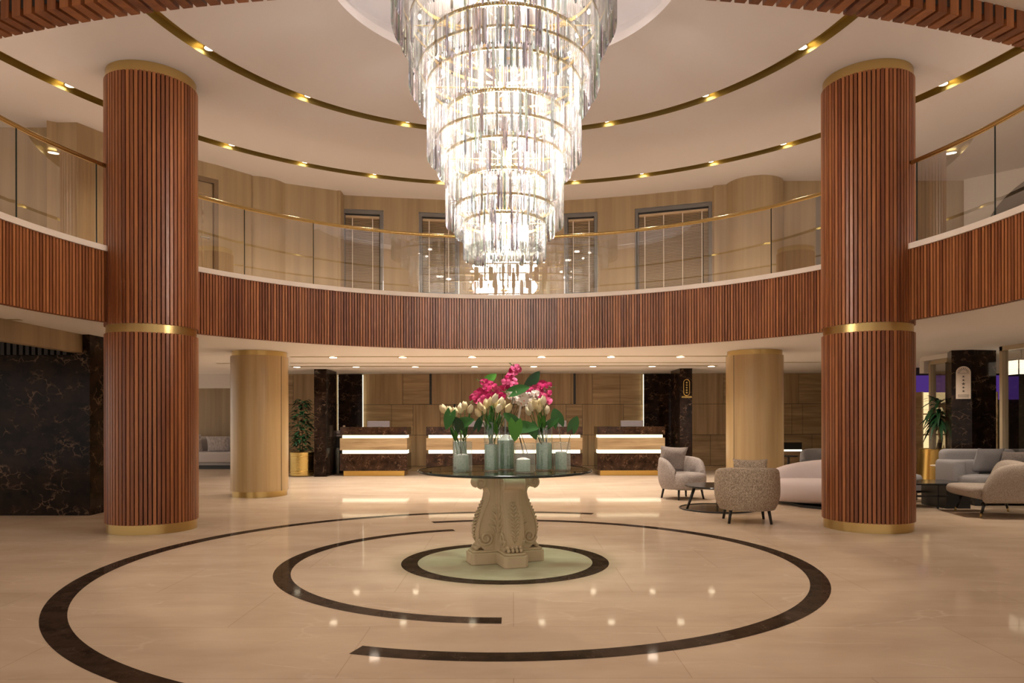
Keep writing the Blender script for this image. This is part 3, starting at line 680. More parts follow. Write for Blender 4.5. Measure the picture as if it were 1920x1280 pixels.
# ------------------------------------------------------------------ balustrade
bal = thing('balustrade', 'curved glass balustrade with brass handrail around the gallery', 'balustrade', (AX, AY, Z_GAL))
NP = 30
def near_col(t):
    x, y = pol(t, ring_R(t)); return any((x - cx) ** 2 + (y - cy) ** 2 < 0.50 ** 2 for cx, cy in COLS)
for k in range(-10, 10):
    ta, tb = 2 * PI * k / NP + 0.0015, 2 * PI * (k + 1) / NP - 0.0015
    while near_col(ta) and ta < tb: ta += 0.004
    while near_col(tb) and tb > ta: tb -= 0.004
    if tb - ta < 0.02: continue
    segs = []
    tm = [q for q in [ta + (tb - ta) * i / 16 for i in range(17)] if near_col(q)]
    m_ = MB(); vs = []; fs = []; n = 14
    for i in range(n + 1):
        t = ta + (tb - ta) * i / n
        for z in (0.05, 0.965):
            r = ring_R(t) + 0.015; vs.append((r * math.sin(t), r * math.cos(t), z))
    for i in range(n): fs.append((2 * i, 2 * i + 2, 2 * i + 3, 2 * i + 1))
    m_.add(vs, fs); o = obj('glass_panel', m_, 'pane', bal, smooth=True)
    for te in (ta, tb):
        pass
    e = MB()
    for te, sg in ((ta, 1),):
        r = ring_R(te) + 0.015; mt = Matrix.Translation((r * math.sin(te), r * math.cos(te), 0)) @ Matrix.Rotation(-te, 4, 'Z')
        e.box(-0.004, 0.004, -0.006, 0.006, 0.05, 0.965, mat=mt)
    obj('glass_edge', e, 'glass_edge', o)
def rail_pts(t0, t1, n):
    return [((ring_R(t) + 0.015) * math.sin(t), (ring_R(t) + 0.015) * math.cos(t), 0.985) for t in [t0 + (t1 - t0) * i / n for i in range(n + 1)]]
tc0 = math.atan2(COLS[0][0] - AX, COLS[0][1] - AY); tc1 = math.atan2(COLS[1][0] - AX, COLS[1][1] - AY)
for t0, t1 in ((-2.1, tc0 - 0.05), (tc0 + 0.05, tc1 - 0.05), (tc1 + 0.05, 2.1)):
    m_ = MB(); m_.tube(rail_pts(t0, t1, 220), 0.026, 12); obj('handrail', m_, 'rail', bal, smooth=True)
# ------------------------------------------------------------------ chandelier
ch = thing('chandelier', 'huge tiered crystal rod chandelier hanging in the middle of the rotunda', 'chandelier', (AX, AY, 0))
#        radius  bottom  top    main tier
TIERS = [(1.022, 4.88, 5.42, 1), (0.94, 4.72, 5.10, 0), (0.864, 4.32, 4.93, 1), (0.779, 4.174, 4.50, 0), (0.700, 3.685, 4.36, 1),
         (0.612, 3.555, 3.86, 0), (0.537, 3.085, 3.70, 1), (0.451, 2.986, 3.24, 0), (0.374, 2.777, 3.10, 1)]
def rod(mb, r, t, z0, z1, w_):
    """one three-sided crystal rod with a pointed tip and a bevelled head"""
    rot = random.uniform(-0.6, 0.6)
    c, s_ = r * math.cos(t), r * math.sin(t)
    tri = [(c + w_ * math.cos(t + rot + q), s_ + w_ * math.sin(t + rot + q)) for q in (PI, PI / 3, -PI / 3)]
    tri2 = [(c + 0.45 * (x - c), s_ + 0.45 * (y - s_)) for x, y in tri]
    vs = [(x, y, z0) for x, y in tri2] + [(x, y, z0 + 0.02) for x, y in tri] + [(x, y, z1 - 0.015) for x, y in tri] + [(x, y, z1) for x, y in tri2]
    fs = [(2, 1, 0), (9, 10, 11)]
    for k in range(3):
        for i in range(3): fs.append((3 * k + i, 3 * k + (i + 1) % 3, 3 * k + 3 + (i + 1) % 3, 3 * k + 3 + i))
    mb.add(vs, fs)
def band(r, z, h):
    b = MB(); b.lathe([(r, z), (r + 0.012, z), (r + 0.012, z + h), (r, z + h), (r, z)], 96, caps=False); return b
for (r, z0, z1, main) in TIERS:
    n = int(2 * PI * r / 0.0245); m_ = MB(); zm = z0 + (z1 - z0) * 0.52
    for k in range(n):
        t = 2 * PI * k / n
        if main and z1 - z0 > 0.4:
            rod(m_, r, t, z0, zm - 0.006, 0.0130); rod(m_, r, t, zm + 0.006, z1, 0.0130)
        else: rod(m_, r, t, z0, z1, 0.0130)
    o = obj('crystal_tier', m_, 'crystal', ch)
    obj('brass_band', band(r - 0.006, z1, 0.022), 'brass', o, smooth=False, angle=0.6)
    if main:                                                    # inner row of shorter rods behind, seen between
        m2 = MB(); n2 = int(n * 0.5)
        for k in range(n2): rod(m2, r - 0.16, 2 * PI * (k + 0.5) / n2, z0 + 0.12, z0 + 0.40, 0.011)
        o2 = obj('inner_crystal_row', m2, 'crystal', ch); obj('brass_band', band(r - 0.165, z0 + 0.40, 0.03), 'brass', o2, angle=0.6)
for r in (0.30, 0.225, 0.15, 0.075):                            # short drops closing the bottom
    n = int(2 * PI * r / 0.026); m_ = MB()
    for k in range(n): rod(m_, r, 2 * PI * k / n, 2.79, 2.86, 0.011)
    obj('bottom_drops', m_, 'crystal', ch)
b = MB(); b.lathe([(0.0, 2.865), (0.37, 2.865), (0.37, 2.872), (0.0, 2.872)], 64, caps=False); obj('bottom_plate', b, 'vase', ch)
p = MB(); p.lathe([(0.022, 2.87), (0.022, 5.75)], 16); p.lathe([(0.0, 4.235), (0.032, 4.24), (0.045, 4.27), (0.032, 4.30), (0.0, 4.31)], 16); obj('central_pole', p, 'brass', ch, angle=0.6)
p = MB(); p.lathe([(0.5, 5.70), (0.5, 5.76), (0.1, 5.78)], 48); obj('ceiling_rose', p, 'brass', ch, angle=0.6)
for (r, z0, z1, main) in TIERS:
    if main:
        for k in range(6):
            t = PI / 3 * k; sp = MB(); sp.tube([(0, 0, z1 + 0.01), (r * math.cos(t), r * math.sin(t), z1 + 0.01)], 0.006, 6); obj('spoke', sp, 'brass', ch)
bm_ = MB(); bm_.ball((0, 0, 0), 0.016, 10, sc3=(1, 1, 1.6)); bme = bm_.mesh('bulb', 'bulb', True)
for (r, z, n, k0) in ((0.78, 5.05, 14, 0), (0.62, 4.58, 12, .2), (0.46, 4.0, 10, .1), (0.32, 3.42, 8, .3), (0.2, 2.99, 6, 0)):
    for k in range(n):
        t = 2 * PI * k / n + k0; link('bulb', bme, ch, (r * math.cos(t), r * math.sin(t), z + random.uniform(-.03, .03)))

# ------------------------------------------------------------------ pedestal table
pt = thing('pedestal_table', 'round glass table on a carved stone pedestal in the centre of the floor', 'table', (AX, AY, 0))
g = MB(); g.lathe([(0.0, 0.826), (0.79, 0.826), (0.79, 0.844), (0.0, 0.844)], 128, caps=False)
gt = obj('glass_top', g, 'table_glass', pt, angle=0.5)
g = MB(); g.lathe([(0.791, 0.824), (0.800, 0.829), (0.802, 0.835), (0.800, 0.841), (0.791, 0.846)], 128, caps=False); obj('glass_rim', g, 'glass_edge', gt, smooth=True)
PR = math.radians(18)
base = MB()
def cross(L, W, ch_):
    pts = []
    for k in range(4):
        a = PI / 2 * k; c, s_ = math.cos(a), math.sin(a)
        for x, y in ((W, -W), (L - ch_, -W), (L, -W + ch_), (L, W - ch_), (L - ch_, W)):
            pts.append((x * c - y * s_, x * s_ + y * c))
    return pts
base.prism(cross(0.35, 0.115, 0.03), 0.0, 0.105); base.prism(cross(0.335, 0.10, 0.03), 0.105, 0.125)
ob = obj('plinth', base, 'stone', pt, rot=(0, 0, -PI / 2 + PR), bevel=0.008)
# one scrolled leg as a profile in (radius, height), then thickened
prof_out = [(0.225, 0.125), (0.262, 0.16), (0.285, 0.215), (0.298, 0.275), (0.296, 0.335), (0.28, 0.40), (0.252, 0.47), (0.222, 0.54), (0.203, 0.60), (0.197, 0.645), (0.205, 0.675), (0.228, 0.69), (0.262, 0.70), (0.285, 0.722), (0.29, 0.752), (0.272, 0.782), (0.235, 0.80)]
def leg_mesh():
    m_ = MB(); W = 0.082
    n = len(prof_out)
    # swept front with a rounded, ribbed cross-section
    cs = [(-1.0, 0.0), (-0.96, 0.5), (-0.82, 0.8), (-0.62, 0.72), (-0.5, 0.86), (-0.25, 1.0), (0, 1.05), (0.25, 1.0), (0.5, 0.86), (0.62, 0.72), (0.82, 0.8), (0.96, 0.5), (1.0, 0.0)]
    vs = []
    for (r, z) in prof_out:
        for (u, d) in cs: vs.append((r - 0.028 + 0.028 * d, u * W, z))
    k = len(cs); fs = [(i * k + j, (i + 1) * k + j, (i + 1) * k + j + 1, i * k + j + 1) for i in range(n - 1) for j in range(k - 1)]
    # side webs back to the core
    for sg in (0, k - 1):
        b0 = len(vs); 
        for (r, z) in prof_out: vs.append((0.03, (W if sg else -W), z))
        for i in range(n - 1): fs.append((i * k + sg, b0 + i, b0 + i + 1, (i + 1) * k + sg))
    m_.add(vs, fs); return m_
def spiral(cx, cz, r0, r1, turns, y, a0, sg):
    return [(cx + (r0 + (r1 - r0) * q) * math.cos(a0 + sg * turns * 2 * PI * q), y, cz + (r0 + (r1 - r0) * q) * math.sin(a0 + sg * turns * 2 * PI * q)) for q in [i / 40 for i in range(41)]]
lm = leg_mesh(); lme = lm.mesh('scroll_leg', 'stone', True)
vol = MB()
vol.lathe([(0.0, -0.093), (0.047, -0.093), (0.054, -0.075), (0.050, 0.0), (0.054, 0.075), (0.047, 0.093), (0.0, 0.093)], 24, mat=Matrix.Translation((0.250, 0, 0.735)) @ Matrix.Rotation(PI / 2, 4, 'X'))
for y in (-0.09, 0.09):
    vol.tube(spiral(0.250, 0.735, 0.050, 0.008, 1.7, y * 1.04, -PI / 2, 1), 0.011, 6)
    vol.tube(spiral(0.205, 0.235, 0.068, 0.010, 1.8, y * 0.95, 0, -1), 0.014, 6)
    vol.tube([(0.270, y * .9, 0.225), (0.278, y * .92, 0.30), (0.262, y * .92, 0.385), (0.225, y * .92, 0.48), (0.185, y * .92, 0.57), (0.172, y * .92, 0.64), (0.19, y * .92, 0.69), (0.215, y * .95, 0.70)], 0.009, 6)
    for q in range(5):                                            # side acanthus fronds rising beside the scroll
        z = 0.33 + 0.055 * q; vol.tube([(0.10, y * .93, z - 0.06), (0.13 - 0.006 * q, y * .95, z), (0.185 - 0.016 * q, y * .93, z + 0.03)], [0.015, 0.018, 0.005], 6)
vme = vol.mesh('volute', 'stone', True)
ac = MB()
def on_front(z):
    for (r0, z0), (r1, z1) in zip(prof_out[:-1], prof_out[1:]):
        if z0 <= z <= z1: return r0 + (r1 - r0) * (z - z0) / (z1 - z0)
    return 0.28
ac.tube([(on_front(z) + 0.002, 0, z) for z in [0.21 + 0.036 * i for i in range(11)]], 0.006, 6)
for i in range(11):
    z = 0.225 + 0.031 * i; wdt = 0.05 * math.sin(PI * (i + 2) / 14) + 0.004
    for sg in (-1, 1):
        ac.tube([(on_front(z) + 0.003, 0.004 * sg, z), (on_front(z + 0.02) + 0.007, sg * wdt * 0.6, z + 0.024), (on_front(z + 0.03) - 0.002, sg * wdt, z + 0.026)], [0.008, 0.012, 0.004], 6)
ame = ac.mesh('acanthus', 'stone', True)
cl = MB()
for i in range(4):
    y = -0.057 + 0.038 * i; cl.ball((0.262, y, 0.165), 0.024, 10, sc3=(1.1, 0.85, 0.9)); cl.ball((0.288, y, 0.143), 0.02, 10, sc3=(1.1, 0.85, 0.95))
cl.ball((0.235, 0, 0.18), 0.06, 14, sc3=(0.7, 1.25, 0.7))
cme = cl.mesh('claw_foot', 'stone', True)
for k in range(4):
    a = -PI / 2 + PR + PI / 2 * k
    o = link('scroll_leg', lme, pt, (0, 0, 0), (0, 0, a))
    link('volute', vme, o); link('acanthus', ame, o); link('claw_foot', cme, o)
c = MB(); c.prism(cross(0.12, 0.10, 0.01), 0.12, 0.79); c.prism(cross(0.25, 0.075, 0.02), 0.79, 0.825)
for k in range(4):
    for j in range(5):
        a = PI / 2 * k; mt = Matrix.Rotation(a, 4, 'Z'); cl2 = (0.245, -0.06 + 0.03 * j, 0.806); v_ = mt @ Vector(cl2); c.ball(v_, 0.017, 8)
obj('pedestal_core', c, 'stone', pt, rot=(0, 0, -PI / 2 + PR), bevel=0.004)
# ------------------------------------------------------------------ reception desks
def desk(x0, x1, label):
    Y0, Y1 = 16.65, 17.35
    root = thing('reception_desk', label, 'desk', ((x0 + x1) / 2, Y0, 0)); W = (x1 - x0) / 2; D = Y1 - Y0
    def pc(nm, i, d0, z0, z1, mat, bev=0.006):
        b = MB(); b.box(-W + i, W - i, d0, D - i, z0, z1); return obj(nm, b, mat, root, bevel=bev)
    pc('plinth', 0.07, 0.06, 0.0, 0.125, 'gold'); pc('marble_base', 0.0, 0.0, 0.125, 0.525, 'emperador2')
    pc('light_strip', 0.05, 0.045, 0.525, 0.605, 'strip_white', 0); pc('oak_band', 0.0, 0.0, 0.605, 0.885, 'oak_h')
    pc('light_strip', 0.05, 0.045, 0.885, 0.955, 'strip', 0); pc('marble_counter', 0.0, 0.0, 0.955, 1.145, 'emperador2')
    return root
desk(gx(637, 16.65), gx(763, 16.65), 'dark marble and oak reception desk with glowing strips, on the left')
desk(gx(799, 16.65), gx(1092, 16.65), 'wide dark marble and oak reception desk behind the flower table')
desk(gx(1120, 16.65), gx(1247, 16.65), 'dark marble and oak reception desk with glowing strips, right, behind the armchair')
def monitor(u, label):
    x = gx(u, 17.05); root = thing('monitor', label, 'monitor', (x, 17.05, 1.145))
    b = MB(); b.box(-0.27, 0.27, 0, 0.03, -0.02, 0.14); b.box(-0.26, 0.26, -0.012, 0, -0.01, 0.13); obj('screen_back', b, 'grey_plastic', root, bevel=0.008)
    s_ = MB(); s_.box(-0.04, 0.04, 0.04, 0.06, -0.0, 0.10); s_.box(-0.1, 0.1, -0.02, 0.12, 0.0, 0.012); obj('stand', s_, 'steel', root)
monitor(709.5, 'grey monitor back above the left reception desk')
monitor(1185, 'grey monitor back above the right reception desk')
monitor(1041, 'grey monitor back above the middle desk, behind the leaf vases')
monitor(893, 'grey monitor back above the middle desk, behind the tulip vases')
# marble slabs on the back wall with light lines on their edges
def slab(u0, u1, lit, label):
    a, b = gx(u0, 18.2), gx(u1, 18.2); root = thing('marble_panel', label, 'wall panel', ((a + b) / 2, 18.2, 0)); W = (b - a) / 2
    m_ = MB(); m_.box(-W, W, 0.0, 0.06, 0.0, 2.47); obj('slab', m_, 'emperador', root)
    for s_ in lit:
        m_ = MB(); m_.box(s_ * W - 0.005, s_ * W + 0.005, 0.0, 0.065, 0.35, 2.46); obj('light_line', m_, 'strip_dim', root)
slab(634, 680, (-1, 1), 'black marble wall panel with lit edges behind the left desk')
slab(1207, 1262, (-1, 1), 'black marble wall panel with lit edges behind the right desk')
def pillar(x0, x1, y0, y1, label, name='marble_pillar'):
    root = thing(name, label, 'pillar', ((x0 + x1) / 2, y0, 0)); W = (x1 - x0) / 2
    m_ = MB(); m_.box(-W, W, 0, y1 - y0, 0, Z_SOF - 0.001); obj('shaft', m_, 'emperador', root); return root
pillar(gx(589, 16.5), gx(612, 16.5), 16.5, 17.45, 'slim dark marble pillar beside the potted ficus')
pR = pillar(gx(1275, 16.5), gx(1298, 16.5), 16.5, 17.45, 'slim dark marble pillar with a gold star sign')
def star(mb, cx, cz, r, y0, y1):
    pts = [(cx + (r if i % 2 == 0 else r * 0.42) * math.sin(PI * i / 5), cz + (r if i % 2 == 0 else r * 0.42) * math.cos(PI * i / 5)) for i in range(10)]
    n = 10; mb.add([(x, y0, z) for x, z in pts] + [(x, y1, z) for x, z in pts], [tuple(range(n - 1, -1, -1)), tuple(range(n, 2 * n))] + [(i, (i + 1) % n, n + (i + 1) % n, n + i) for i in range(n)])
def stadium(hw, hh, n=12):
    return [(hw * math.cos(a), (hh - hw) + hw * math.sin(a)) for a in [PI * i / n for i in range(n + 1)]] + [(hw * math.cos(a), -(hh - hw) + hw * math.sin(a)) for a in [PI + PI * i / n for i in range(n + 1)]]
def plate(mb, poly, y0, y1, cx=0, cz=0):
    n = len(poly); mb.add([(cx + x, y0, cz + z) for x, z in poly] + [(cx + x, y1, cz + z) for x, z in poly], [tuple(range(n)), tuple(range(2 * n - 1, n - 1, -1))] + [(i, (i + 1) % n, n + (i + 1) % n, n + i) for i in range(n)])
sg = thing('star_sign', 'gold outlined oval sign with five stars on the right reception pillar', 'sign', px(1287.5, 727, 16.495))
m_ = MB(); m_.tube([(x, -0.004, z) for x, z in stadium(0.068, 0.185)], 0.010, 8, closed=True); obj('oval_outline', m_, 'gold', sg, smooth=True)
for i in range(5):
    m_ = MB(); star(m_, 0, 0.115 - 0.058 * i, 0.028, -0.012, 0.0); obj('star', m_, 'gold', sg)
m_ = MB(); m_.box(-0.115, 0.115, -0.012, 0.0, -0.235, -0.198); obj('name_plate', m_, 'gold', sg)
m_ = MB()
for j in range(2):
    x = -0.10
    while x < 0.095:
        wd = random.uniform(0.006, 0.014); m_.box(x, x + wd, -0.0135, -0.012, -0.212 - 0.013 * j, -0.206 - 0.013 * j); x += wd + 0.005
obj('small_text', m_, 'ink', sg)
# side counter with a printer left of the first desk
X0 = gx(619, 17.7)
sc_ = thing('side_counter', 'low dark counter between the left pillar and the reception desk', 'counter', (X0 + 0.24, 17.5, 0))
m_ = MB(); m_.box(-0.16, 0.24, 0.0, 0.6, 0.86, 0.90); obj('counter_top', m_, 'black', sc_, bevel=0.005)
m_ = MB(); m_.box(-0.10, 0.22, 0.05, 0.58, 0.62, 0.86); obj('drawer_block', m_, 'black', sc_, bevel=0.005)
m_ = MB(); m_.box(-0.16, 0.02, 0.02, 0.58, 0.0, 0.60); obj('cabinet', m_, 'steel', sc_, bevel=0.005)
m_ = MB(); m_.box(0.16, 0.235, 0.02, 0.58, 0.0, 0.62); obj('side_panel', m_, 'steel', sc_, bevel=0.005)
pr_ = thing('card_printer', 'small grey printer on the side counter by the left pillar', 'printer', (X0 + 0.24, 17.7, 0.90))
m_ = rbox(0.26, 0.3, 0.15, 0.015); obj('printer_body', m_, 'grey_plastic', pr_, smooth=False, loc=(-0.05, 0, 0)); m_ = MB(); m_.box(-0.15, 0.05, -0.153, -0.149, 0.05, 0.075); obj('paper_slot', m_, 'black', pr_)
m_ = MB(); m_.box(0.11, 0.155, -0.08, 0.03, 0.0, 0.28); bo = thing('phone_stand', 'small white upright device beside the printer', 'device', (X0 + 0.24, 17.6, 0.90)); obj('device_body', m_, 'plaque', bo, bevel=0.01)

# ------------------------------------------------------------------ seats
def tub_chair(name, label, x, y, rz, mat, leg_mat='black', scale=1.0):
    """low round-backed armchair, opening towards local -Y"""
    root = thing(name, label, 'armchair', (x, y, 0), rz); root.scale = (scale,) * 3
    RX, RY, TH = 0.395, 0.37, 0.10
    sh = MB(); nu, nv = 44, 16; SP = math.radians(128)
    def outer_r(z): return 1.0 - 0.20 * max(0, (0.40 - z) / 0.26) ** 2.2 if z < 0.40 else 1.0 - 0.05 * ((z - 0.40) / 0.3) ** 2
    def top(ph):
        k = abs(ph) / SP; return 0.695 - 0.10 * k ** 3.0 - (0.12 * max(0, (k - 0.72) / 0.28) ** 2)
    def loop(ph, j):
        """cross-section of the shell: up the outside, over the rim, down the inside"""
        zt = top(ph); zb = 0.165
        if j <= 8: z = zb + (zt - 0.05 - zb) * j / 8; r = outer_r(z)
        elif j <= 12:
            a = PI * (j - 8) / 5; z = zt - 0.05 + 0.05 * math.sin(a); r = outer_r(zt - .05) - TH / RX * 0.5 * (1 - math.cos(a))
        else: z = zt - 0.05 + (0.22 - zt + 0.05) * (j - 12) / 4; r = outer_r(z if z > .4 else .4) - TH / RX
        return (r * RX * math.sin(ph), r * RY * math.cos(ph), z)
    sh.grid(lambda u, v: loop(-SP + 2 * SP * u, v * nv), nu, nv)
    for sgn in (-1, 1): sh.add([loop(sgn * SP, j) for j in range(nv + 1)], [tuple(range(nv + 1))])
    obj('back_shell', sh, mat, root, smooth=True)
    se = MB(); prof = [(0.0, 0.165), (0.86, 0.165), (0.96, 0.20), (1.0, 0.27), (1.0, 0.36), (0.97, 0.40), (0.88, 0.425), (0.6, 0.437), (0.0, 0.44)]
    vs = []; seg = 48
    def se_r(a):
        c, s_ = abs(math.cos(a)), abs(math.sin(a)); return (c ** 2.8 + s_ ** 2.8) ** (-1 / 2.8)
    for r, z in prof:
        for i in range(seg):
            a = 2 * PI * i / seg; q = se_r(a); inner = 0.30 if math.sin(a) > -0.15 else 0.335
            vs.append((r * inner * q * math.cos(a) * 0.96, r * inner * q * math.sin(a) - 0.06, z))
    fs = [(k * seg + i, k * seg + (i + 1) % seg, (k + 1) * seg + (i + 1) % seg, (k + 1) * seg + i) for k in range(len(prof) - 1) for i in range(seg)]
    se.add(vs, fs); obj('seat', se, mat, root, smooth=True)
    for sx in (-1, 1):
        for sy in (-1, 1):
            l = MB(); l.tube([(0.22 * sx, 0.2 * sy - 0.02, 0.2), (0.25 * sx, 0.23 * sy - 0.02, 0.0)], [0.021, 0.016], 10); obj('leg', l, leg_mat, root, smooth=True)
    return root
def cushion(label, loc, rot, w_, h_, t_, mat):
    o = obj('cushion', pillow(w_, h_, t_), mat, None, True, loc=loc, rot=rot); return tag(o, label, 'cushion')
ax, ay, ar = 2.79, 11.85, math.radians(24)
tub_chair('tub_armchair', 'pale tweed tub armchair on black legs, facing the table, left of the pair', ax, ay, ar, 'tweed_fine')
cushion('square tweed cushion standing in the left tub armchair', (ax - 0.14, ay + 0.06, 0.655), (0.35, 0.06, 0.12), 0.47, 0.44, 0.15, 'tweed_fine')
bx, by, br = 2.98, 9.12, math.radians(180 - 8)
tub_chair('tub_armchair', 'brownish tweed tub armchair seen from behind, nearest beside the lilac sofa', bx, by, br, 'tweed_dark', scale=1.02)
cushion('tweed cushion showing above the back of the nearest tub armchair', (bx + 0.10, by + 0.14, 0.60), (-0.30, 0, math.radians(-8)), 0.44, 0.40, 0.16, 'tweed_dark')
tub_chair('tub_armchair', 'grey tub armchair far back beyond the lilac sofa', 6.35, 14.8, math.radians(-40), 'grey_cloth')
tub_chair('tub_armchair', 'grey tub armchair half hidden behind the right slatted column, beyond the lilac sofa', 6.58, 13.9, math.radians(-75), 'grey_cloth')
# coffee table
ct = thing('coffee_table', 'low round black coffee table between the two tweed armchairs', 'coffee table', (2.99, 10.45, 0))
m_ = MB(); m_.lathe([(0.0, 0.315), (0.45, 0.315), (0.47, 0.322), (0.475, 0.333), (0.47, 0.345), (0.0, 0.345)], 64, caps=False); obj('tabletop', m_, 'black_top', ct, angle=0.5)
for k in range(3):
    a = math.radians(195 + 120 * k); m_ = MB(); m_.tube([(0.38 * math.cos(a), 0.38 * math.sin(a), 0.32), (0.5 * math.cos(a), 0.5 * math.sin(a), 0.012)], [0.024, 0.016], 10); obj('leg', m_, 'black', ct, smooth=True)
m_ = MB(); m_.tube([(0.545 * math.cos(2 * PI * i / 64), 0.545 * math.sin(2 * PI * i / 64), 0.010) for i in range(64)], 0.010, 8, closed=True); obj('base_ring', m_, 'black', ct, smooth=True)
m_ = MB(); m_.lathe([(0.0, 0.002), (0.54, 0.002), (0.54, 0.006), (0.0, 0.006)], 64, caps=False); obj('base_plate', m_, 'bronze', ct, angle=0.5)
# sculptural lilac sofa
so = thing('curved_sofa', 'pale lilac sculptural sofa half hidden by the right slatted column', 'sofa', (4.95, 10.6, 0))
def sofa_path(t):                # centre line, arching from the left end round the back to the right
    a = math.radians(205 - 130 * t); return 0.0 + 1.15 * math.cos(a) + 0.25, -0.55 + 0.85 * math.sin(a) + 0.30, a
def loft(sections, closed_ends=True):
    m2 = MB(); n = len(sections[0]); vs = [p for s_ in sections for p in s_]
    fs = [(i * n + j, (i + 1) * n + j, (i + 1) * n + (j + 1) % n, i * n + (j + 1) % n) for i in range(len(sections) - 1) for j in range(n)]
    if closed_ends: fs += [tuple(range(n)), tuple((len(sections) - 1) * n + j for j in range(n))]
    return m2.add(vs, fs)
secs = []                        # seat block: sections across x, each a (y, z) loop
for (x, yf, yfl, yb, zt) in ((-1.02, 0.42, 0.46, 0.80, 0.30), (-0.92, 0.10, 0.22, 0.85, 0.40), (-0.62, -0.42, -0.18, 0.88, 0.42), (-0.30, -0.72, -0.44, 0.9, 0.425), (0.2, -0.80, -0.52, 0.92, 0.425), (0.5, -0.74, -0.47, 0.9, 0.42), (0.68, -0.55, -0.3, 0.85, 0.40), (0.75, -0.1, 0.05, 0.8, 0.36)):
    secs.append([(x, yfl, 0.03), (x, yf + 0.03, 0.22), (x, yf, 0.33), (x, yf + 0.05, zt - 0.02), (x, yf + 0.14, zt), (x, yb, zt), (x, yb, 0.03)])
obj('seat', loft(secs), 'lilac', so, smooth=True, sub=1)
secs = []
for (x, y, th, zt) in ((-1.0, 0.55, 0.20, 0.42), (-0.82, 0.42, 0.26, 0.56), (-0.5, 0.42, 0.3, 0.64), (0.0, 0.45, 0.32, 0.685), (0.4, 0.45, 0.3, 0.70), (0.6, 0.40, 0.28, 0.69), (0.74, 0.38, 0.22, 0.60)):
    secs.append([(x, y, 0.36), (x, y + 0.05, zt - 0.06), (x, y + 0.10, zt), (x, y + th, zt), (x, y + th + 0.08, zt - 0.08), (x, y + th + 0.1, 0.1), (x, y + 0.1, 0.1)])
obj('backrest', loft(secs), 'lilac', so, smooth=True, sub=1)
m_ = MB(); m_.prism([(-0.7, 0.0), (-0.35, -0.40), (0.5, -0.42), (0.68, 0.0), (0.68, 0.8), (-0.75, 0.8)], 0.0, 0.035); obj('base', m_, 'black', so)
# far side table, console
st_ = thing('side_table', 'small black side table near the lit console', 'side table', (5.62, 14.6, 0))
m_ = MB(); m_.lathe([(0.0, 0.545), (0.19, 0.545), (0.19, 0.57), (0.0, 0.57)], 32, caps=False); obj('tabletop', m_, 'black', st_, angle=.5); m_ = MB(); m_.tube([(0, 0, 0.0), (0, 0, 0.55)], 0.025, 10); obj('stem', m_, 'black', st_); m_ = MB(); m_.lathe([(0.0, 0.0), (0.15, 0.0), (0.15, 0.015), (0.0, 0.015)], 32, caps=False); obj('foot', m_, 'black', st_, angle=.5)
cx0, cx1 = gx(1462, 17.6), gx(1509, 17.6)
co = thing('console_desk', 'small oak console desk with a dark panel and light strip, far right', 'desk', ((cx0 + cx1) / 2, 17.6, 0)); W = (cx1 - cx0) / 2
for nm, z0, z1, mt_, i in (('oak_top', 0.74, 0.80, 'oak_h', 0), ('dark_panel', 0.56, 0.74, 'black', 0.06), ('light_strip', 0.52, 0.56, 'strip_white', 0.06), ('oak_base', 0.0, 0.52, 'oak_h', 0.02)):
    m_ = MB(); m_.box(-W + i, W - i, 0.0 + i * 0.5, 0.5, z0, z1); obj(nm, m_, mt_, co)
# sofa far left
ls = thing('sofa', 'pale grey sofa against the far oak wall, between the two left columns', 'sofa', (-8.4, 19.6, 0))
obj('seat', rbox(2.4, 0.9, 0.30, 0.06, z0=0.16), 'sofa_pale', ls, smooth=True); m_ = MB(); m_.box(-1.15, 1.15, -0.4, 0.4, 0.0, 0.1); obj('base', m_, 'black', ls); m_ = MB(); m_.box(-1.19, 1.19, -0.44, 0.44, 0.10, 0.165); obj('frame', m_, 'grey_cloth', ls, bevel=0.01)
obj('backrest', rbox(2.4, 0.25, 0.42, 0.06, z0=0.44), 'sofa_pale', ls, smooth=True, loc=(0, 0.36, 0))
cushion('grey striped cushion on the far sofa, next to the oak column', (-8.02, 19.42, 0.66), (0.25, 0, 0.05), 0.60, 0.46, 0.16, 'cushion_stripe')
cushion('grey striped cushion on the far sofa, next to the slatted column', (-8.66, 19.40, 0.63), (0.25, 0, -0.1), 0.48, 0.40, 0.16, 'cushion_stripe')
cushion('plain pale cushion on the far sofa, behind the striped ones', (-8.80, 19.62, 0.72), (0.2, 0, 0), 0.5, 0.42, 0.14, 'sofa_pale')

# right lounge
sl = thing('slipper_chair', 'tweed lounge chair with brass tipped legs at the right edge', 'armchair', (6.56, 9.75, 0), math.radians(-8))
sl.scale = (0.97, 0.97, 0.95)
secs = []
for (y, q) in ((-0.42, 0.9), (-0.36, 1.0), (0.0, 1.0), (0.36, 1.0), (0.42, 0.9)):
    secs.append([(-0.47 * q, y, 0.26), (-0.505 * q, y, 0.33), (-0.49 * q, y, 0.41), (-0.40 * q, y, 0.43), (0.15, y, 0.42), (0.45, y, 0.40), (0.45, y, 0.22), (0.0, y, 0.20)])
obj('seat', loft(secs), 'tweed', sl, smooth=True, sub=2)
secs = []
for (y, zt) in ((-0.46, 0.56), (-0.42, 0.66), (-0.2, 0.74), (0.1, 0.78), (0.36, 0.78), (0.44, 0.70)):
    fx = -0.05 if y < -0.40 else 0.0
    secs.append([(0.02 + fx, y, 0.24), (0.10 + fx, y, zt - 0.26), (0.19, y, zt - 0.05), (0.25, y, zt), (0.40, y, zt), (0.48, y, zt - 0.10), (0.42, y, 0.40), (0.30, y, 0.20)])
obj('backrest', loft(secs), 'tweed', sl, smooth=True, sub=2)
secs = []                                   # the low wing that sweeps from the back along the near side
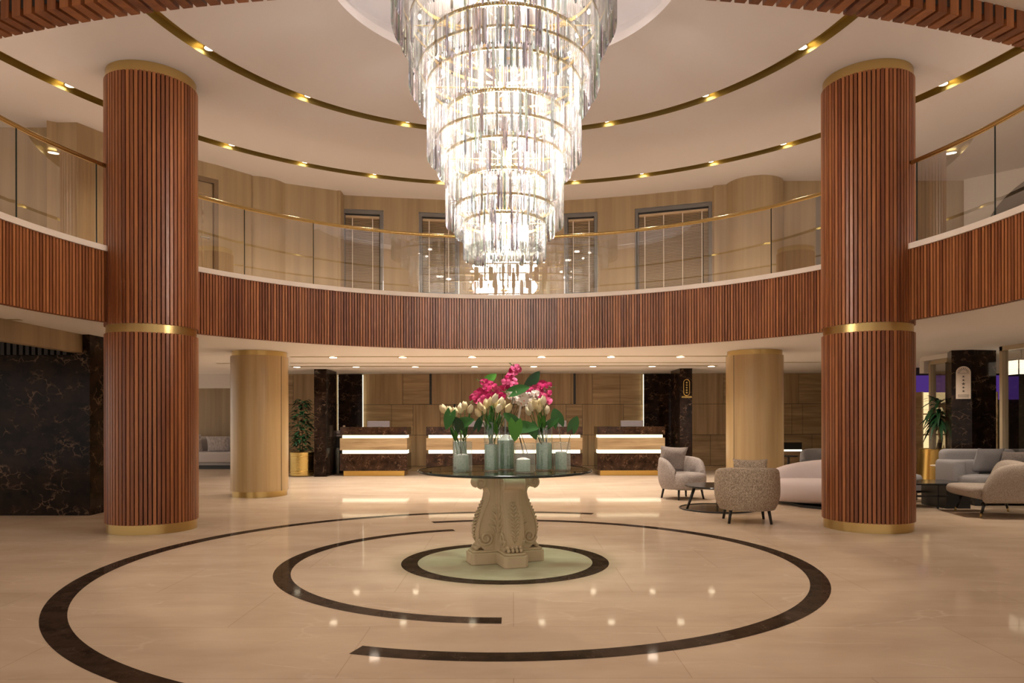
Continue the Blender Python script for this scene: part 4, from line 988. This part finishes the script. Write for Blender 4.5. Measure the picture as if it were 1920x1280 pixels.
for (x, zt) in ((-0.37, 0.36), (-0.30, 0.54), (-0.20, 0.69), (-0.05, 0.755), (0.3, 0.765), (0.62, 0.75)):
    secs.append([(x, -0.50, 0.20), (x, -0.52, 0.3), (x, -0.50, zt - 0.04), (x, -0.46, zt), (x, -0.40, zt), (x, -0.38, zt - 0.05), (x, -0.40, 0.2)])
obj('wing', loft(secs), 'tweed', sl, smooth=True, sub=1)
for lx_, ly_ in ((-0.28, -0.34), (-0.28, 0.34), (0.3, -0.34), (0.3, 0.34)):
    l = MB(); dx = -0.06 if lx_ < 0 else 0.05; l.tube([(lx_, ly_, 0.24), (lx_ + dx, ly_ * 1.06, 0.05)], [0.024, 0.015], 10); o = obj('leg', l, 'black', sl, smooth=True)
    t_ = MB(); t_.tube([(lx_ + dx, ly_ * 1.06, 0.06), (lx_ + dx * 1.25, ly_ * 1.08, 0.0)], [0.0165, 0.011], 10); obj('brass_tip', t_, 'brass', o, smooth=True)
gs = thing('sofa', 'grey cloth sofa in front of the dark pillar with the plaque', 'sofa', (7.47, 11.15, 0), math.radians(-4))
obj('seat', rbox(1.1, 0.85, 0.24, 0.07, z0=0.20), 'grey_cloth', gs, smooth=True, loc=(0.0, -0.08, 0)); obj('arm', rbox(0.20, 0.62, 0.48, 0.07, z0=0.18), 'grey_cloth', gs, smooth=True, loc=(-0.50, 0.25, 0))
obj('arm_front', rbox(0.5, 0.18, 0.36, 0.07, z0=0.30), 'grey_cloth', gs, smooth=True, loc=(-0.34, 0.22, 0)); obj('backrest', rbox(1.12, 0.26, 0.62, 0.08, z0=0.2), 'grey_cloth', gs, smooth=True, loc=(0.0, 0.42, 0))
m_ = MB(); m_.box(-0.5, 0.5, -0.44, 0.48, 0.05, 0.2)
for sx_ in (-0.5, 0.42):
    for sy_ in (-0.44, 0.40): m_.box(sx_, sx_ + 0.08, sy_, sy_ + 0.08, 0, 0.05)
obj('frame', m_, 'black', gs)
cushion('grey square cushion leaning on the grey sofa by the dark pillar', (7.47, 11.26, 0.655), (0.4, 0, 0.1), 0.46, 0.42, 0.16, 'grey_cloth')
cushion('pale grey cushion on the grey sofa, at the right edge', (7.80, 11.16, 0.63), (0.45, 0, -0.1), 0.40, 0.38, 0.14, 'tweed_fine')
lt = thing('low_table', 'low black glass coffee table by the gold planter', 'coffee table', (6.22, 10.72, 0))
m_ = MB(); m_.box(-0.45, 0.45, -0.36, 0.36, 0.345, 0.37); obj('tabletop', m_, 'black_top', lt, bevel=0.01)
m_ = MB(); m_.box(0.08, 0.43, -0.32, 0.32, 0.0, 0.345); obj('block_base', m_, 'black', lt)
for y in (-0.33, 0.33):
    m_ = MB(); m_.box(-0.06, -0.04, y - 0.01, y + 0.01, 0, 0.345); m_.box(-0.43, 0.1, y - 0.01, y + 0.01, 0.17, 0.20); m_.box(-0.43, -0.41, y - 0.01, y + 0.01, 0, 0.345); obj('frame', m_, 'black', lt)
rt = thing('side_table', 'small round white topped side table before the gold planter', 'side table', (7.16, 11.95, 0))
rt.scale = (1, 1, 0.86)
m_ = MB(); m_.lathe([(0.0, 0.60), (0.15, 0.60), (0.17, 0.61), (0.17, 0.62), (0.0, 0.62)], 40, caps=False); obj('tabletop', m_, 'plaque', rt, angle=.5); m_ = MB(); m_.tube([(0, 0, 0.02), (0, 0, 0.605)], 0.022, 12); obj('stem', m_, 'black', rt); m_ = MB(); m_.lathe([(0.0, 0.0), (0.14, 0.0), (0.13, 0.02), (0.0, 0.025)], 32, caps=False); obj('foot', m_, 'black', rt, angle=.5)
po = thing('pouf', 'pale grey upholstered seat peeking out beside the right slatted column', 'pouf', (6.34, 11.62, 0)); m_ = MB(); m_.lathe([(0.0, 0.12), (0.24, 0.12), (0.27, 0.18), (0.27, 0.35), (0.25, 0.40), (0.18, 0.42), (0.0, 0.425)], 40, caps=False); obj('upholstery', m_, 'grey_cloth', po, smooth=True); m_ = MB(); m_.lathe([(0.0, 0.0), (0.2, 0.0), (0.2, 0.125), (0.0, 0.125)], 32, caps=False); obj('base', m_, 'black', po, angle=.5)

# ------------------------------------------------------------------ planters
def leaf_patch(mb, base, tip_dir, L, W, droop, up=Vector((0, 0, 1)), n=6, heart=False, fold=0.15):
    """a curved leaf blade starting at base"""
    d = Vector(tip_dir).normalized(); s_ = d.cross(up)
    if s_.length < 1e-3: s_ = d.cross(Vector((1, 0, 0)))
    s_.normalize(); nn = s_.cross(d).normalized(); b = Vector(base)
    def wd(u): return math.sin(PI * min(1, u * 0.94 + 0.06) ** (0.62 if heart else 0.85)) ** (0.75 if heart else 1.0)
    def fn(u, v):
        q = 2 * v - 1; ww = W * wd(u); back = (-0.16 * L * abs(q) * (1 - u) ** 4 * 2) if heart else 0
        return b + d * (L * u + back) + s_ * (ww * q) + nn * (fold * ww * abs(q)) + Vector((0, 0, -droop * L * u * u))
    return mb.grid(fn, n, 4)
fp = thing('potted_ficus', 'leafy ficus in a hammered gold drum planter beside the marble pillar', 'plant', (gx(566, 16.75), 16.75, 0))
m_ = MB(); m_.lathe([(0.0, 0.0), (0.24, 0.0), (0.27, 0.02), (0.275, 0.06), (0.278, 0.5), (0.285, 0.56), (0.25, 0.56), (0.25, 0.50), (0.0, 0.50)], 48, caps=False); o = obj('planter', m_, 'gold_ham', fp, angle=0.6)
for z in (0.08, 0.13, 0.47): b = MB(); b.tube([(0.279 * math.cos(2 * PI * i / 48), 0.279 * math.sin(2 * PI * i / 48), z) for i in range(48)], 0.006, 6, closed=True); obj('band', b, 'gold', o, smooth=True)
m_ = MB(); m_.lathe([(0, 0.50), (0.25, 0.505), (0.25, 0.5)], 32, caps=False); obj('soil', m_, 'soil', fp)
for k in range(5):
    x, y = random.uniform(-.09, .09), random.uniform(-.09, .09); m_ = MB(); m_.tube([(x * .5, y * .5, 0.5), (x, y, 1.1), (x * 1.6, y * 1.5, 1.72)], [0.012, 0.01, 0.005], 6); obj('stem', m_, 'bark', fp)
lf = MB(); rnd = random.Random(11)
for i in range(420):
    z = rnd.uniform(0.58, 1.80); rad = 0.30 * (1 - 0.45 * ((z - 0.9) / 0.9) ** 2) * (0.75 if z < 0.65 else 1); a = rnd.uniform(0, 2 * PI); r0 = rad * math.sqrt(rnd.uniform(0.1, 1)) * 0.8
    leaf_patch(lf, (r0 * math.cos(a), r0 * math.sin(a), z), (math.cos(a + rnd.uniform(-.7, .7)), math.sin(a + rnd.uniform(-.7, .7)), rnd.uniform(-0.3, 0.5)), rnd.uniform(0.09, 0.15), rnd.uniform(0.03, 0.045), rnd.uniform(0.1, 0.6), n=4)
obj('foliage', lf, 'leaf_dark', fp, smooth=True)
dp = thing('potted_dracaena', 'dracaena with drooping leaves in a large tapered gold planter', 'plant', (gx(1756, 13.3), 13.3, 0))
m_ = MB(); m_.lathe([(0.0, 0.0), (0.33, 0.0), (0.355, 0.03), (0.30, 0.72), (0.305, 0.755), (0.27, 0.755), (0.27, 0.70), (0.0, 0.70)], 64, caps=False); obj('planter', m_, 'gold', dp, angle=0.6)
m_ = MB(); m_.lathe([(0, 0.70), (0.27, 0.702)], 32, caps=False); obj('soil', m_, 'soil', dp)
m_ = MB(); m_.tube([(0.03, 0, 0.70), (0.08, 0, 0.95), (0.05, 0, 1.18), (0.07, 0, 1.42)], [0.045, 0.038, 0.034, 0.028], 10); obj('trunk', m_, 'bark', dp, smooth=True)
m_ = MB(); m_.tube([(0.06, 0, 1.05), (0.14, 0, 1.2), (0.2, 0.02, 1.34)], [0.028, 0.024, 0.018], 8); obj('trunk', m_, 'bark', dp, smooth=True)
lf = MB(); rnd = random.Random(3)
for cxyz, nl in (((0.07, 0, 1.42), 46), ((0.2, 0.02, 1.34), 22), ((0.05, 0.0, 1.62), 26)):
    for i in range(nl):
        a = rnd.uniform(0, 2 * PI); el = rnd.uniform(-0.45, 1.2)
        leaf_patch(lf, (cxyz[0], cxyz[1], cxyz[2] - rnd.uniform(0, .12)), (math.cos(a), math.sin(a), el), rnd.uniform(0.34, 0.52), rnd.uniform(0.03, 0.042), rnd.uniform(0.35, 0.9) , n=8)
obj('foliage', lf, 'leaf_dark', dp, smooth=True)

# ------------------------------------------------------------------ right side: pillar with plaque, shopfront
mp = thing('marble_pillar', 'wide dark marble pillar with a cream arched plaque', 'pillar', (7.83, 12.2, 0), math.radians(-24))
m_ = MB(); m_.box(-0.30, 0.0, 0.0, 0.75, 0, Z_SOF - 0.001); m_.prism([(0.0, 0.0), (0.40, 0.30), (0.40, 0.75), (0.0, 0.75)], 0, Z_SOF - 0.001); obj('shaft', m_, 'emperador', mp)
a_ = math.radians(-24)
pq = thing('plaque', 'cream arched plaque with five dark stars on the wide marble pillar', 'sign', Vector((7.83, 12.2, 0)) + Matrix.Rotation(a_, 3, 'Z') @ Vector((-0.128, -0.001, 1.94)), a_)
arch = [(0.108, -0.29)] + [(0.108 * math.cos(PI * i / 16), 0.16 + 0.108 * math.sin(PI * i / 16)) for i in range(17)] + [(-0.108, -0.29)]
m_ = MB(); plate(m_, arch, -0.02, 0.0); obj('plate', m_, 'plaque', pq)
for i in range(5):
    m_ = MB(); star(m_, 0, 0.09 - 0.062 * i, 0.030 if i == 2 else 0.022, -0.023, -0.02); obj('star', m_, 'ink', pq)
m_ = MB()
for i in range(9):
    a = PI * (i + 0.5) / 9; m_.tube([(0.05 * math.cos(a), -0.021, 0.155 + 0.05 * math.sin(a)), (0.088 * math.cos(a), -0.021, 0.155 + 0.088 * math.sin(a))], 0.004, 5)
m_.box(-0.09, 0.09, -0.0225, -0.02, 0.142, 0.147); obj('emblem', m_, 'ink', pq)
m_ = MB()
for j in range(4):
    x = -0.08
    while x < 0.075:
        wd = random.uniform(0.008, 0.022); m_.box(x, x + wd, -0.0215, -0.02, -0.222 - 0.014 * j, -0.217 - 0.014 * j); x += wd + 0.005
obj('small_text', m_, 'ink', pq)
# glazed shopfront: frames and panes, then what stands beyond
def glazed(name, p0, p1, z1, label, posts):
    (x0, y0), (x1, y1) = p0, p1; L = math.hypot(x1 - x0, y1 - y0); a = math.atan2(y1 - y0, x1 - x0)
    root = bpy.data.objects.new(name, None); COL.objects.link(root); root.location = (x0, y0, 0); root.rotation_euler = (0, 0, a); root['kind'] = 'structure'; root['label'] = label
    f = MB(); f.box(0, L, -0.05, 0.05, z1 - 0.07, z1); f.box(0, L, -0.05, 0.05, 0, 0.06)
    for p in posts: f.box(p * (L - 0.07), p * (L - 0.07) + 0.07, -0.05, 0.05, 0, z1)
    obj('window_frame', f, 'frame_gold', root); g_ = MB(); g_.box(0.05, L - 0.05, -0.004, 0.004, 0.05, z1 - 0.06); obj('window_pane', g_, 'pane', root)
glazed('window_6', (7.93, 13.55), (7.80, 12.6), 2.40, 'glazed shop window behind the dracaena', (0, 1))
glazed('window_7', (8.02, 11.72), (8.02, 8.6), 2.485, 'glazed shop window right of the wide marble pillar', (0, 0.5, 1))
mb = MB(); mb.box(7.75, 8.0, 12.65, 13.6, 2.40, Z_SOF - 0.002); struct('trim_15', mb, 'white_wall', 'white head above the shop windows')
mb = MB(); mb.box(12.8, 13.0, -5, 18.3, 0, Z_SOF); struct('wall_right', mb, 'shop_dark', 'dark far wall of the shop')
mb = MB(); mb.box(8.4, 12.8, 16.4, 16.5, 0, Z_SOF); struct('wall_shop_back', mb, 'shop_dark', 'back wall of the shop')
mb = MB(); mb.box(9.0, 12.0, 16.30, 16.36, 1.75, 2.3); o = obj('light_panel', mb, 'shop_purple'); tag(o, 'purple lit panel glowing through the shop window behind the dracaena', 'light')
sh = thing('display_shelf', 'lit display shelves in the shop behind the dracaena', 'shelf', (9.75, 15.6, 0))
m_ = MB()
for z in (0.5, 0.95, 1.4): m_.box(-0.8, 0.8, 0, 0.35, z, z + 0.03)
m_.box(-0.83, -0.8, 0, 0.35, 0, 1.9); m_.box(0.8, 0.83, 0, 0.35, 0, 1.9); obj('frame', m_, 'oak_h', sh)
m_ = MB(); m_.box(-0.8, 0.8, 0.33, 0.35, 0.5, 1.9); obj('lit_back', m_, 'shop_warm', sh)
for i in range(14):
    m_ = MB(); z = (0.53, 0.98)[i % 2]; x = 9.1 + 0.095 * i; h_ = random.uniform(0.1, 0.24); m_.lathe([(0.0, 0.0), (0.03, 0.0), (0.03, h_ * 0.6), (0.012, h_ * 0.8), (0.012, h_), (0.0, h_)], 12, caps=False)
    o = obj('bottle', m_, 'plaque', None, loc=(x, 15.75, z), angle=0.6); tag(o, 'small pale item on the lit shop shelf behind the dracaena', 'bottle', 'small items on the lit shop shelves')
ln = thing('lantern', 'white glowing square lantern hanging beyond the shop window at the right edge', 'lamp', (gx(1915, 12.2), 12.2, 2.06))
m_ = MB(); m_.box(-0.14, 0.14, -0.14, 0.14, 0.0, 0.24); obj('shade', m_, 'lantern', ln)
m_ = MB()
for x in (-0.145, 0.0, 0.145): m_.box(x - 0.008, x + 0.008, -0.15, -0.138, -0.01, 0.25)
for sx in (-1, 1):
    m_.box(sx * 0.15 - 0.008, sx * 0.15 + 0.008, 0.138, 0.15, -0.01, 0.25)
m_.box(-0.15, 0.15, -0.15, 0.15, 0.24, 0.26); m_.box(-0.15, 0.15, -0.15, 0.15, -0.02, 0.0); obj('frame', m_, 'black', ln)
m_ = MB(); m_.tube([(0, 0, 0.26), (0, 0, 0.427)], 0.008, 6); obj('rod', m_, 'black', ln)
tw = thing('display_cabinet', 'tall dark cabinet with warm lit bottles beyond the right shop window', 'cabinet', (10.6, 13.6, 0))
m_ = MB(); m_.box(-0.7, 0.7, 0, 0.4, 0, 2.3); obj('carcass', m_, 'black', tw); m_ = MB(); m_.box(-0.55, 0.55, -0.01, 0.0, 1.0, 1.95); obj('lit_panel', m_, 'shop_warm', tw)
m_ = MB()
for k in range(11): m_.box(-0.5 + 0.1 * k - 0.03, -0.5 + 0.1 * k + 0.025, -0.08, -0.012, 1.0, 1.35 + 0.5 * random.random())
obj('dark_slats', m_, 'black', tw)
# ------------------------------------------------------------------ vases and flowers on the glass table
ZT = 0.846
def vase(u, Y, r, h, label, beaded=False):
    x = gx(u, Y); root = thing('glass_vase', label, 'vase', (x, Y, ZT)); m_ = MB()
    if beaded:
        n = 40; vs = []; prof = [(r, 0.0)] + [(r, 0.02 + (h - 0.03) * i / 30) for i in range(31)] + [(r, h)]
        for k, (rr, z) in enumerate(prof):
            for i in range(n):
                bump = 0.005 if (k % 2 and i % 2) else 0.0
                a = 2 * PI * i / n; vs.append(((rr + bump) * math.cos(a), (rr + bump) * math.sin(a), z))
        m_.add(vs, [(k * n + i, k * n + (i + 1) % n, (k + 1) * n + (i + 1) % n, (k + 1) * n + i) for k in range(len(prof) - 1) for i in range(n)])
        obj('body', m_, 'vase_beaded', root, smooth=False)
    else:
        m_.lathe([(r, 0.0), (r, h)], 48, caps=False); m_.lathe([(r - 0.004, 0.012), (r - 0.004, h)], 48, caps=False); obj('body', m_, 'vase', root, smooth=True)
    b = MB(); b.lathe([(0, 0.0), (r, 0.0), (r, 0.012), (0, 0.012)], 40, caps=False); obj('base', b, 'vase', root, angle=.6)
    q = MB(); q.tube([((r - 0.002) * math.cos(2 * PI * i / 40), (r - 0.002) * math.sin(2 * PI * i / 40), h) for i in range(40)], 0.0028, 6, closed=True); obj('rim', q, 'vase', root, smooth=True)
    return root
def fill(u, Y, r, h, mound, label):
    x = gx(u, Y); m_ = MB(); m_.lathe([(0, 0.014), (r, 0.014), (r, h)], 36, caps=False)
    pts = [(r * (1 - (i / 6)), h + mound * math.sin(PI / 2 * i / 6)) for i in range(7)]
    m_.lathe(pts, 36, mi=1, caps=False)
    o = obj('vase_granules', m_, ['granule', 'granule_top'], None, True, loc=(x, Y, ZT)); return tag(o, label, 'granules', None, 'stuff')
VS = {'A': (867, 6.36, 0.083, 0.262), 'A2': (862, 6.85, 0.068, 0.44), 'B': (921, 6.38, 0.064, 0.435), 'C': (948.5, 6.56, 0.082, 0.50), 'D': (984, 6.18, 0.086, 0.255), 'E': (1020, 6.47, 0.077, 0.385), 'F': (1053, 6.46, 0.077, 0.255)}
vase(*VS['A'], 'low beaded glass vase of mint granules, leftmost on the table', True)
vase(*VS['A2'], 'slim clear glass cylinder standing behind the leftmost beaded vase')
vase(*VS['B'], 'tall clear glass vase with the biggest tulip bunch, left of centre')
vase(*VS['C'], 'tall clear glass vase heaped with mint granules holding the orchids')
vase(*VS['D'], 'low beaded glass vase with leaf stems, front centre of the table', True)
vase(*VS['E'], 'tall clear glass vase with tulips, right of centre')
vase(*VS['F'], 'low beaded glass vase with leaf stems, rightmost on the table', True)
fill(867, 6.36, 0.055, 0.145, 0.012, 'mint granules in the leftmost beaded vase'); fill(862, 6.85, 0.06, 0.25, 0.01, 'pale granules in the slim cylinder behind the leftmost vase')
fill(921, 6.38, 0.058, 0.235, 0.01, 'mint granules in the tall vase of the biggest tulip bunch'); fill(948.5, 6.56, 0.076, 0.27, 0.055, 'mounded mint granules in the orchid vase')
fill(981, 6.18, 0.060, 0.115, 0.018, 'mint granules in the front centre beaded vase'); fill(1020, 6.47, 0.071, 0.245, 0.01, 'mint granules in the tall tulip vase right of centre'); fill(1052, 6.46, 0.052, 0.165, 0.008, 'mint granules in the rightmost beaded vase')
rnd = random.Random(21)
def curve(a, b, bow, n=8):
    a, b, bow = Vector(a), Vector(b), Vector(bow); return [a.lerp(b, i / n) + bow * math.sin(PI * i / n) for i in range(n + 1)]
def petal_set(mb, n, rad, length, open_, rot=0.0, width=0.6):
    for k in range(n):
        a = 2 * PI * k / n + rot
        def fn(u, v):
            q = 2 * v - 1; r = rad * math.sin(PI * min(1, 0.10 + 0.80 * u)) ** 0.8 * (1 + open_ * u * u); w_ = width * math.sin(PI * min(1, 0.08 + 0.86 * u)) ** 0.6
            th = a + q * w_; return (r * math.cos(th), r * math.sin(th), length * u)
        mb.grid(fn, 8, 5)
tulip_me = []
for op in (0.0, 0.35):
    m_ = MB(); petal_set(m_, 3, 0.025, 0.088, op, 0.0, 1.0); petal_set(m_, 3, 0.0285, 0.080, op, PI / 3, 0.80); tulip_me.append(m_)
tul = [tulip_me[0].mesh('bloom', 'tulip', True), tulip_me[1].mesh('bloom', 'tulip', True), tulip_me[0].mesh('bloom', 'tulip_pale', True)]
def tulip(u, v, Y, vk, label, group):
    vx = VS[vk]; top = px(u, v, Y) - Vector((0, 0, 0.042)); fx = gx(vx[0], vx[1]); r = vx[2] * 0.5
    base = Vector((fx + rnd.uniform(-r, r), vx[1] + rnd.uniform(-r, r), ZT + vx[3] * 0.45))
    root = thing('tulip', label, 'flower', base, 0, group)
    d = top - base
    s_ = MB(); s_.tube(curve((0, 0, 0), d, (rnd.uniform(-.01, .01), 0, 0)), 0.0038, 6); obj('stem', s_, 'stem', root, smooth=True)
    tilt = Vector((d.x * 1.3 + rnd.uniform(-.06, .06), d.y * 1.3, d.z)).normalized(); q = Vector((0, 0, 1)).rotation_difference(tilt)
    o = link('bloom', rnd.choice(tul), root, d - tilt * 0.004); o.rotation_mode = 'QUATERNION'; o.rotation_quaternion = q; s3 = rnd.uniform(0.92, 1.1); o.scale = (s3, s3, s3)
    for j in range(rnd.choice((1, 2, 2))):
        l = MB(); a = rnd.uniform(0, 2 * PI); k = rnd.uniform(0.35, 0.6); b = d * k
        leaf_patch(l, b, (math.cos(a) * 0.35, math.sin(a) * 0.35, 1), rnd.uniform(0.15, 0.22), rnd.uniform(0.016, 0.026), rnd.uniform(0.05, 0.3), up=Vector((math.cos(a), math.sin(a), 0.2)), n=8); obj('leaf', l, rnd.choice(('leaf', 'leaf_light')), root, smooth=True)
for u, v in ((836, 765), (845, 767), (863, 765), (871.5, 759), (880, 765), (855, 771)):
    tulip(u, v, 6.40 + rnd.uniform(-.07, .07), 'A', 'cream tulip in the leftmost vase, with dark green leaves', 'tulips in the leftmost vase')
for u, v in ((925.8, 746), (912.4, 756), (903.5, 760), (899.5, 771), (928, 755), (934, 761), (940, 757), (938, 751), (949.6, 763), (932, 763), (908, 766), (919, 751)):
    tulip(u, v, 6.34 + rnd.uniform(-.07, .07), 'B', 'cream tulip in the biggest bunch, left of centre', 'tulips in the biggest bunch')
for u, v in ((1019, 750), (1013, 754), (1011, 763), (997.5, 761), (993.5, 769), (1024.8, 767), (1004, 757), (1016, 758)):
    tulip(u, v, 6.40 + rnd.uniform(-.06, .06), 'E', 'cream tulip in the tall vase right of centre', 'tulips in the vase right of centre')
# orchids
def petal(mb, ang_, L, W, z, cup):
    ca, sa = math.cos(ang_), math.sin(ang_)
    def fn(u, v):
        q = 2 * v - 1; w_ = W * math.sin(PI * min(1, 0.12 + 0.84 * u)) ** 0.7; x, y = L * u, w_ * q
        return (x * ca - y * sa, x * sa + y * ca, z + cup * u * u - 0.15 * abs(q) * w_)
    mb.grid(fn, 5, 4)
def orchid_mesh(m1):
    mb = MB(); petal(mb, PI / 2, 0.030, 0.011, 0.0, 0.004); petal(mb, PI / 2 + 2.2, 0.029, 0.011, 0.0, 0.005); petal(mb, PI / 2 - 2.2, 0.029, 0.011, 0.0, 0.005)
    petal(mb, 0.25, 0.034, 0.021, 0.003, 0.007); petal(mb, PI - 0.25, 0.034, 0.021, 0.003, 0.007)
    return mb.mesh('bloom', m1, True)
def lip_mesh(m1):
    mb = MB(); mb.ball((0, -0.003, 0.007), 0.0055, 8, sc3=(0.8, 1.2, 1)); petal(mb, -PI / 2, 0.013, 0.006, 0.006, 0.008); return mb.mesh('lip', m1, True)
OM = {'m': orchid_mesh('magenta'), 'p': orchid_mesh('pink'), 'w': orchid_mesh('orchid_white')}; LM = {'m': lip_mesh('orchid_red'), 'p': lip_mesh('magenta'), 'w': lip_mesh('orchid_pale')}
def spray(label, pts, cols, Y, vk='C', stem_from=0.32):
    vx = VS[vk]; base = Vector((gx(vx[0], vx[1]) + rnd.uniform(-.03, .03), vx[1] + rnd.uniform(-.03, .03), ZT + stem_from))
    root = thing('orchid_spray', label, 'flower', base)
    P3 = [px(u, v, Y + rnd.uniform(-.09, .09)) - base for u, v in pts]
    path = [Vector((0, 0, 0)), P3[0] * 0.5 + Vector((0, 0, 0.07)), P3[0]] + [P3[i].lerp(P3[min(i + 1, len(P3) - 1)], 0.5) + Vector((0, 0.012, 0)) for i in range(1, len(P3), 2)] + [P3[-1]]
    s_ = MB(); s_.tube(path, 0.0028, 6); obj('stem', s_, 'twig', root, smooth=True)
    for i, p in enumerate(P3):
        k = cols[i % len(cols)]; q = Vector((rnd.uniform(-.7, .7), -1, rnd.uniform(-.35, .6))).normalized()
        o = link('bloom', OM[k], root, p); o.rotation_mode = 'QUATERNION'
        o.rotation_quaternion = q.to_track_quat('Z', 'Y') @ Matrix.Rotation(rnd.uniform(-.5, .5), 3, 'Z').to_quaternion(); s3 = rnd.uniform(1.1, 1.45); o.scale = (s3, s3, s3)
        link('lip', LM[k], o)
    tipdir = (P3[-1] - P3[-2]).normalized() if len(P3) > 1 else Vector((0, 0, 1))
    for j in range(4):
        b = MB(); c = P3[-1] + tipdir * (0.03 + 0.022 * j) + Vector((rnd.uniform(-.008, .008), 0, rnd.uniform(-.004, .01))); b.ball(c, 0.0065 - 0.001 * j, 8, sc3=(1, 1, 1.3)); b.tube([P3[-1] + tipdir * 0.02 * j, c], 0.0015, 5); obj('bud', b, 'stem', root, smooth=True)
spray('magenta orchid spray arching lowest to the far left', [(908, 752), (903, 757), (900, 747), (897, 752), (911, 745), (893, 745), (905, 740), (895, 738), (890, 742), (901, 733), (888, 748)], 'mmmpm', 6.45)
spray('dense magenta orchid spray left of centre, above the biggest tulip bunch', [(942, 745), (935, 748), (944, 737), (927, 748), (937, 738), (930, 740), (940, 729), (921, 741), (932, 730), (915, 734), (924, 725), (913, 727), (918, 719), (908, 716)], 'mmpmmm', 6.5)
spray('pink and magenta orchid spray rising highest', [(948, 725), (954, 727), (964, 721), (949, 716), (957, 718), (953, 709), (961, 712), (958, 703), (966, 699), (960, 695), (971, 694), (966, 690)], 'pmpp', 6.55)
spray('magenta orchid spray reaching right', [(993, 731), (1003, 728), (1006, 738), (1012, 732), (1016, 742), (1020, 736), (1024, 745), (1014, 724), (1027, 738), (1028, 752), (1018, 719), (1027, 723)], 'mpmm', 6.55)
spray('white orchid spray in the middle, left of the wide green leaf stem', [(965, 752), (958, 745), (963, 738), (972, 748), (970, 739), (977, 755), (976, 743), (983, 750), (980, 741), (956, 737)], 'w', 6.42)
spray('white orchid spray with red hearts beside the right tulips', [(990, 756), (986, 748), (993, 746), (999, 752), (992, 739), (1001, 744), (1006, 757), (1007, 748), (1003, 738), (1000, 762)], 'w', 6.46)
# big leaves, each on a stem from its vase
def big_leaf(label, u, v, Y, vk, L, W, d, mat, droop=0.15, up=(0, -1, 0.35), fold=0.12):
    vx = VS[vk]; p = px(u, v, Y); r = vx[2] * 0.5
    base = Vector((gx(vx[0], vx[1]) + rnd.uniform(-r, r), vx[1] + rnd.uniform(-r, r), ZT + vx[3] * 0.4)); root = thing('anthurium_leaf', label, 'leaf', base); d = Vector(d).normalized()
    l = MB(); leaf_patch(l, p - base - d * L * 0.45, d, L, W, droop, up=Vector(up), n=10, heart=True, fold=fold); obj('blade', l, mat, root, smooth=True)
    s_ = MB(); s_.tube(curve((0, 0, 0), p - base - d * L * 0.42, (0, 0, 0.015)), 0.0032, 6); obj('stem', s_, 'twig', root, smooth=True)
big_leaf('bright green leaf pointing up at the top left of the flowers', 921, 707, 6.62, 'C', 0.13, 0.045, (0.75, 0, 0.75), 'leaf_light')
big_leaf('tall dark streaked leaf rising at the top right of the flowers', 1001, 709, 6.6, 'C', 0.20, 0.055, (0.55, 0, 1.0), 'leaf_dark')
big_leaf('wide green leaf lying level below the tall streaked leaf', 976, 728, 6.35, 'C', 0.17, 0.05, (1, -0.1, 0.42), 'leaf')
big_leaf('large round green leaf standing behind the right tulips', 1043, 778, 6.72, 'F', 0.17, 0.062, (-0.25, 0, 1), 'leaf')
big_leaf('green leaf hanging below the large round leaf', 1037, 789, 6.42, 'E', 0.14, 0.036, (0.75, -0.2, 0.65), 'leaf')
big_leaf('single green leaf at the far right of the flowers', 1077, 791, 6.42, 'F', 0.145, 0.048, (0.35, 0, 1), 'leaf')
big_leaf('broad green leaf of the leftmost vase, on its left side', 841, 786, 6.32, 'A', 0.14, 0.05, (-0.3, -0.2, -1), 'leaf')
big_leaf('upright green leaf of the leftmost vase, high on its left side', 848, 779, 6.45, 'A', 0.13, 0.045, (0.25, 0, 1), 'leaf_dark')
big_leaf('pale sheened leaf of the leftmost vase, on its right side', 874, 789, 6.28, 'A', 0.155, 0.052, (0.85, -0.2, 0.45), 'leaf')
big_leaf('dark green leaf in the middle of the leftmost vase', 860, 792, 6.26, 'A', 0.13, 0.042, (-0.2, -0.2, 1), 'leaf_dark')
big_leaf('dark leaf hanging between the leftmost vase and the biggest bunch', 899, 789, 6.7, 'A2', 0.15, 0.035, (0.35, 0, 1), 'leaf_dark')
big_leaf('bright heart leaf hanging over the front centre vase', 966, 806, 6.12, 'D', 0.145, 0.062, (-0.05, -0.25, -1), 'leaf_light')
big_leaf('long green leaf arching over the granule mound, centre', 957, 782, 6.22, 'D', 0.16, 0.045, (-0.75, 0, 0.75), 'leaf')
big_leaf('broad green leaf lying level behind the front centre heart leaf', 989, 799, 6.3, 'D', 0.19, 0.060, (1, -0.1, 0.10), 'leaf')
big_leaf('green leaf drooping at the right of the front centre vase', 1000, 808, 6.3, 'E', 0.12, 0.05, (0.4, -0.1, -0.9), 'leaf')
ribbon = MB(); rp = [px(u, v, 6.5) for u, v in ((979, 748), (976, 762), (974, 775), (971, 790))]
ribbon.grid(lambda u, v: (lambda i, f: rp[i].lerp(rp[i + 1], f) + Vector(((v - .5) * 0.02, 0.006 * math.sin(9 * u), 0)))(min(2, int(u * 3)), u * 3 - min(2, int(u * 3))), 12, 2)
tag(obj('ribbon', ribbon, 'orchid_white', None, True), 'narrow white ribbon hanging from the white orchids', 'ribbon')
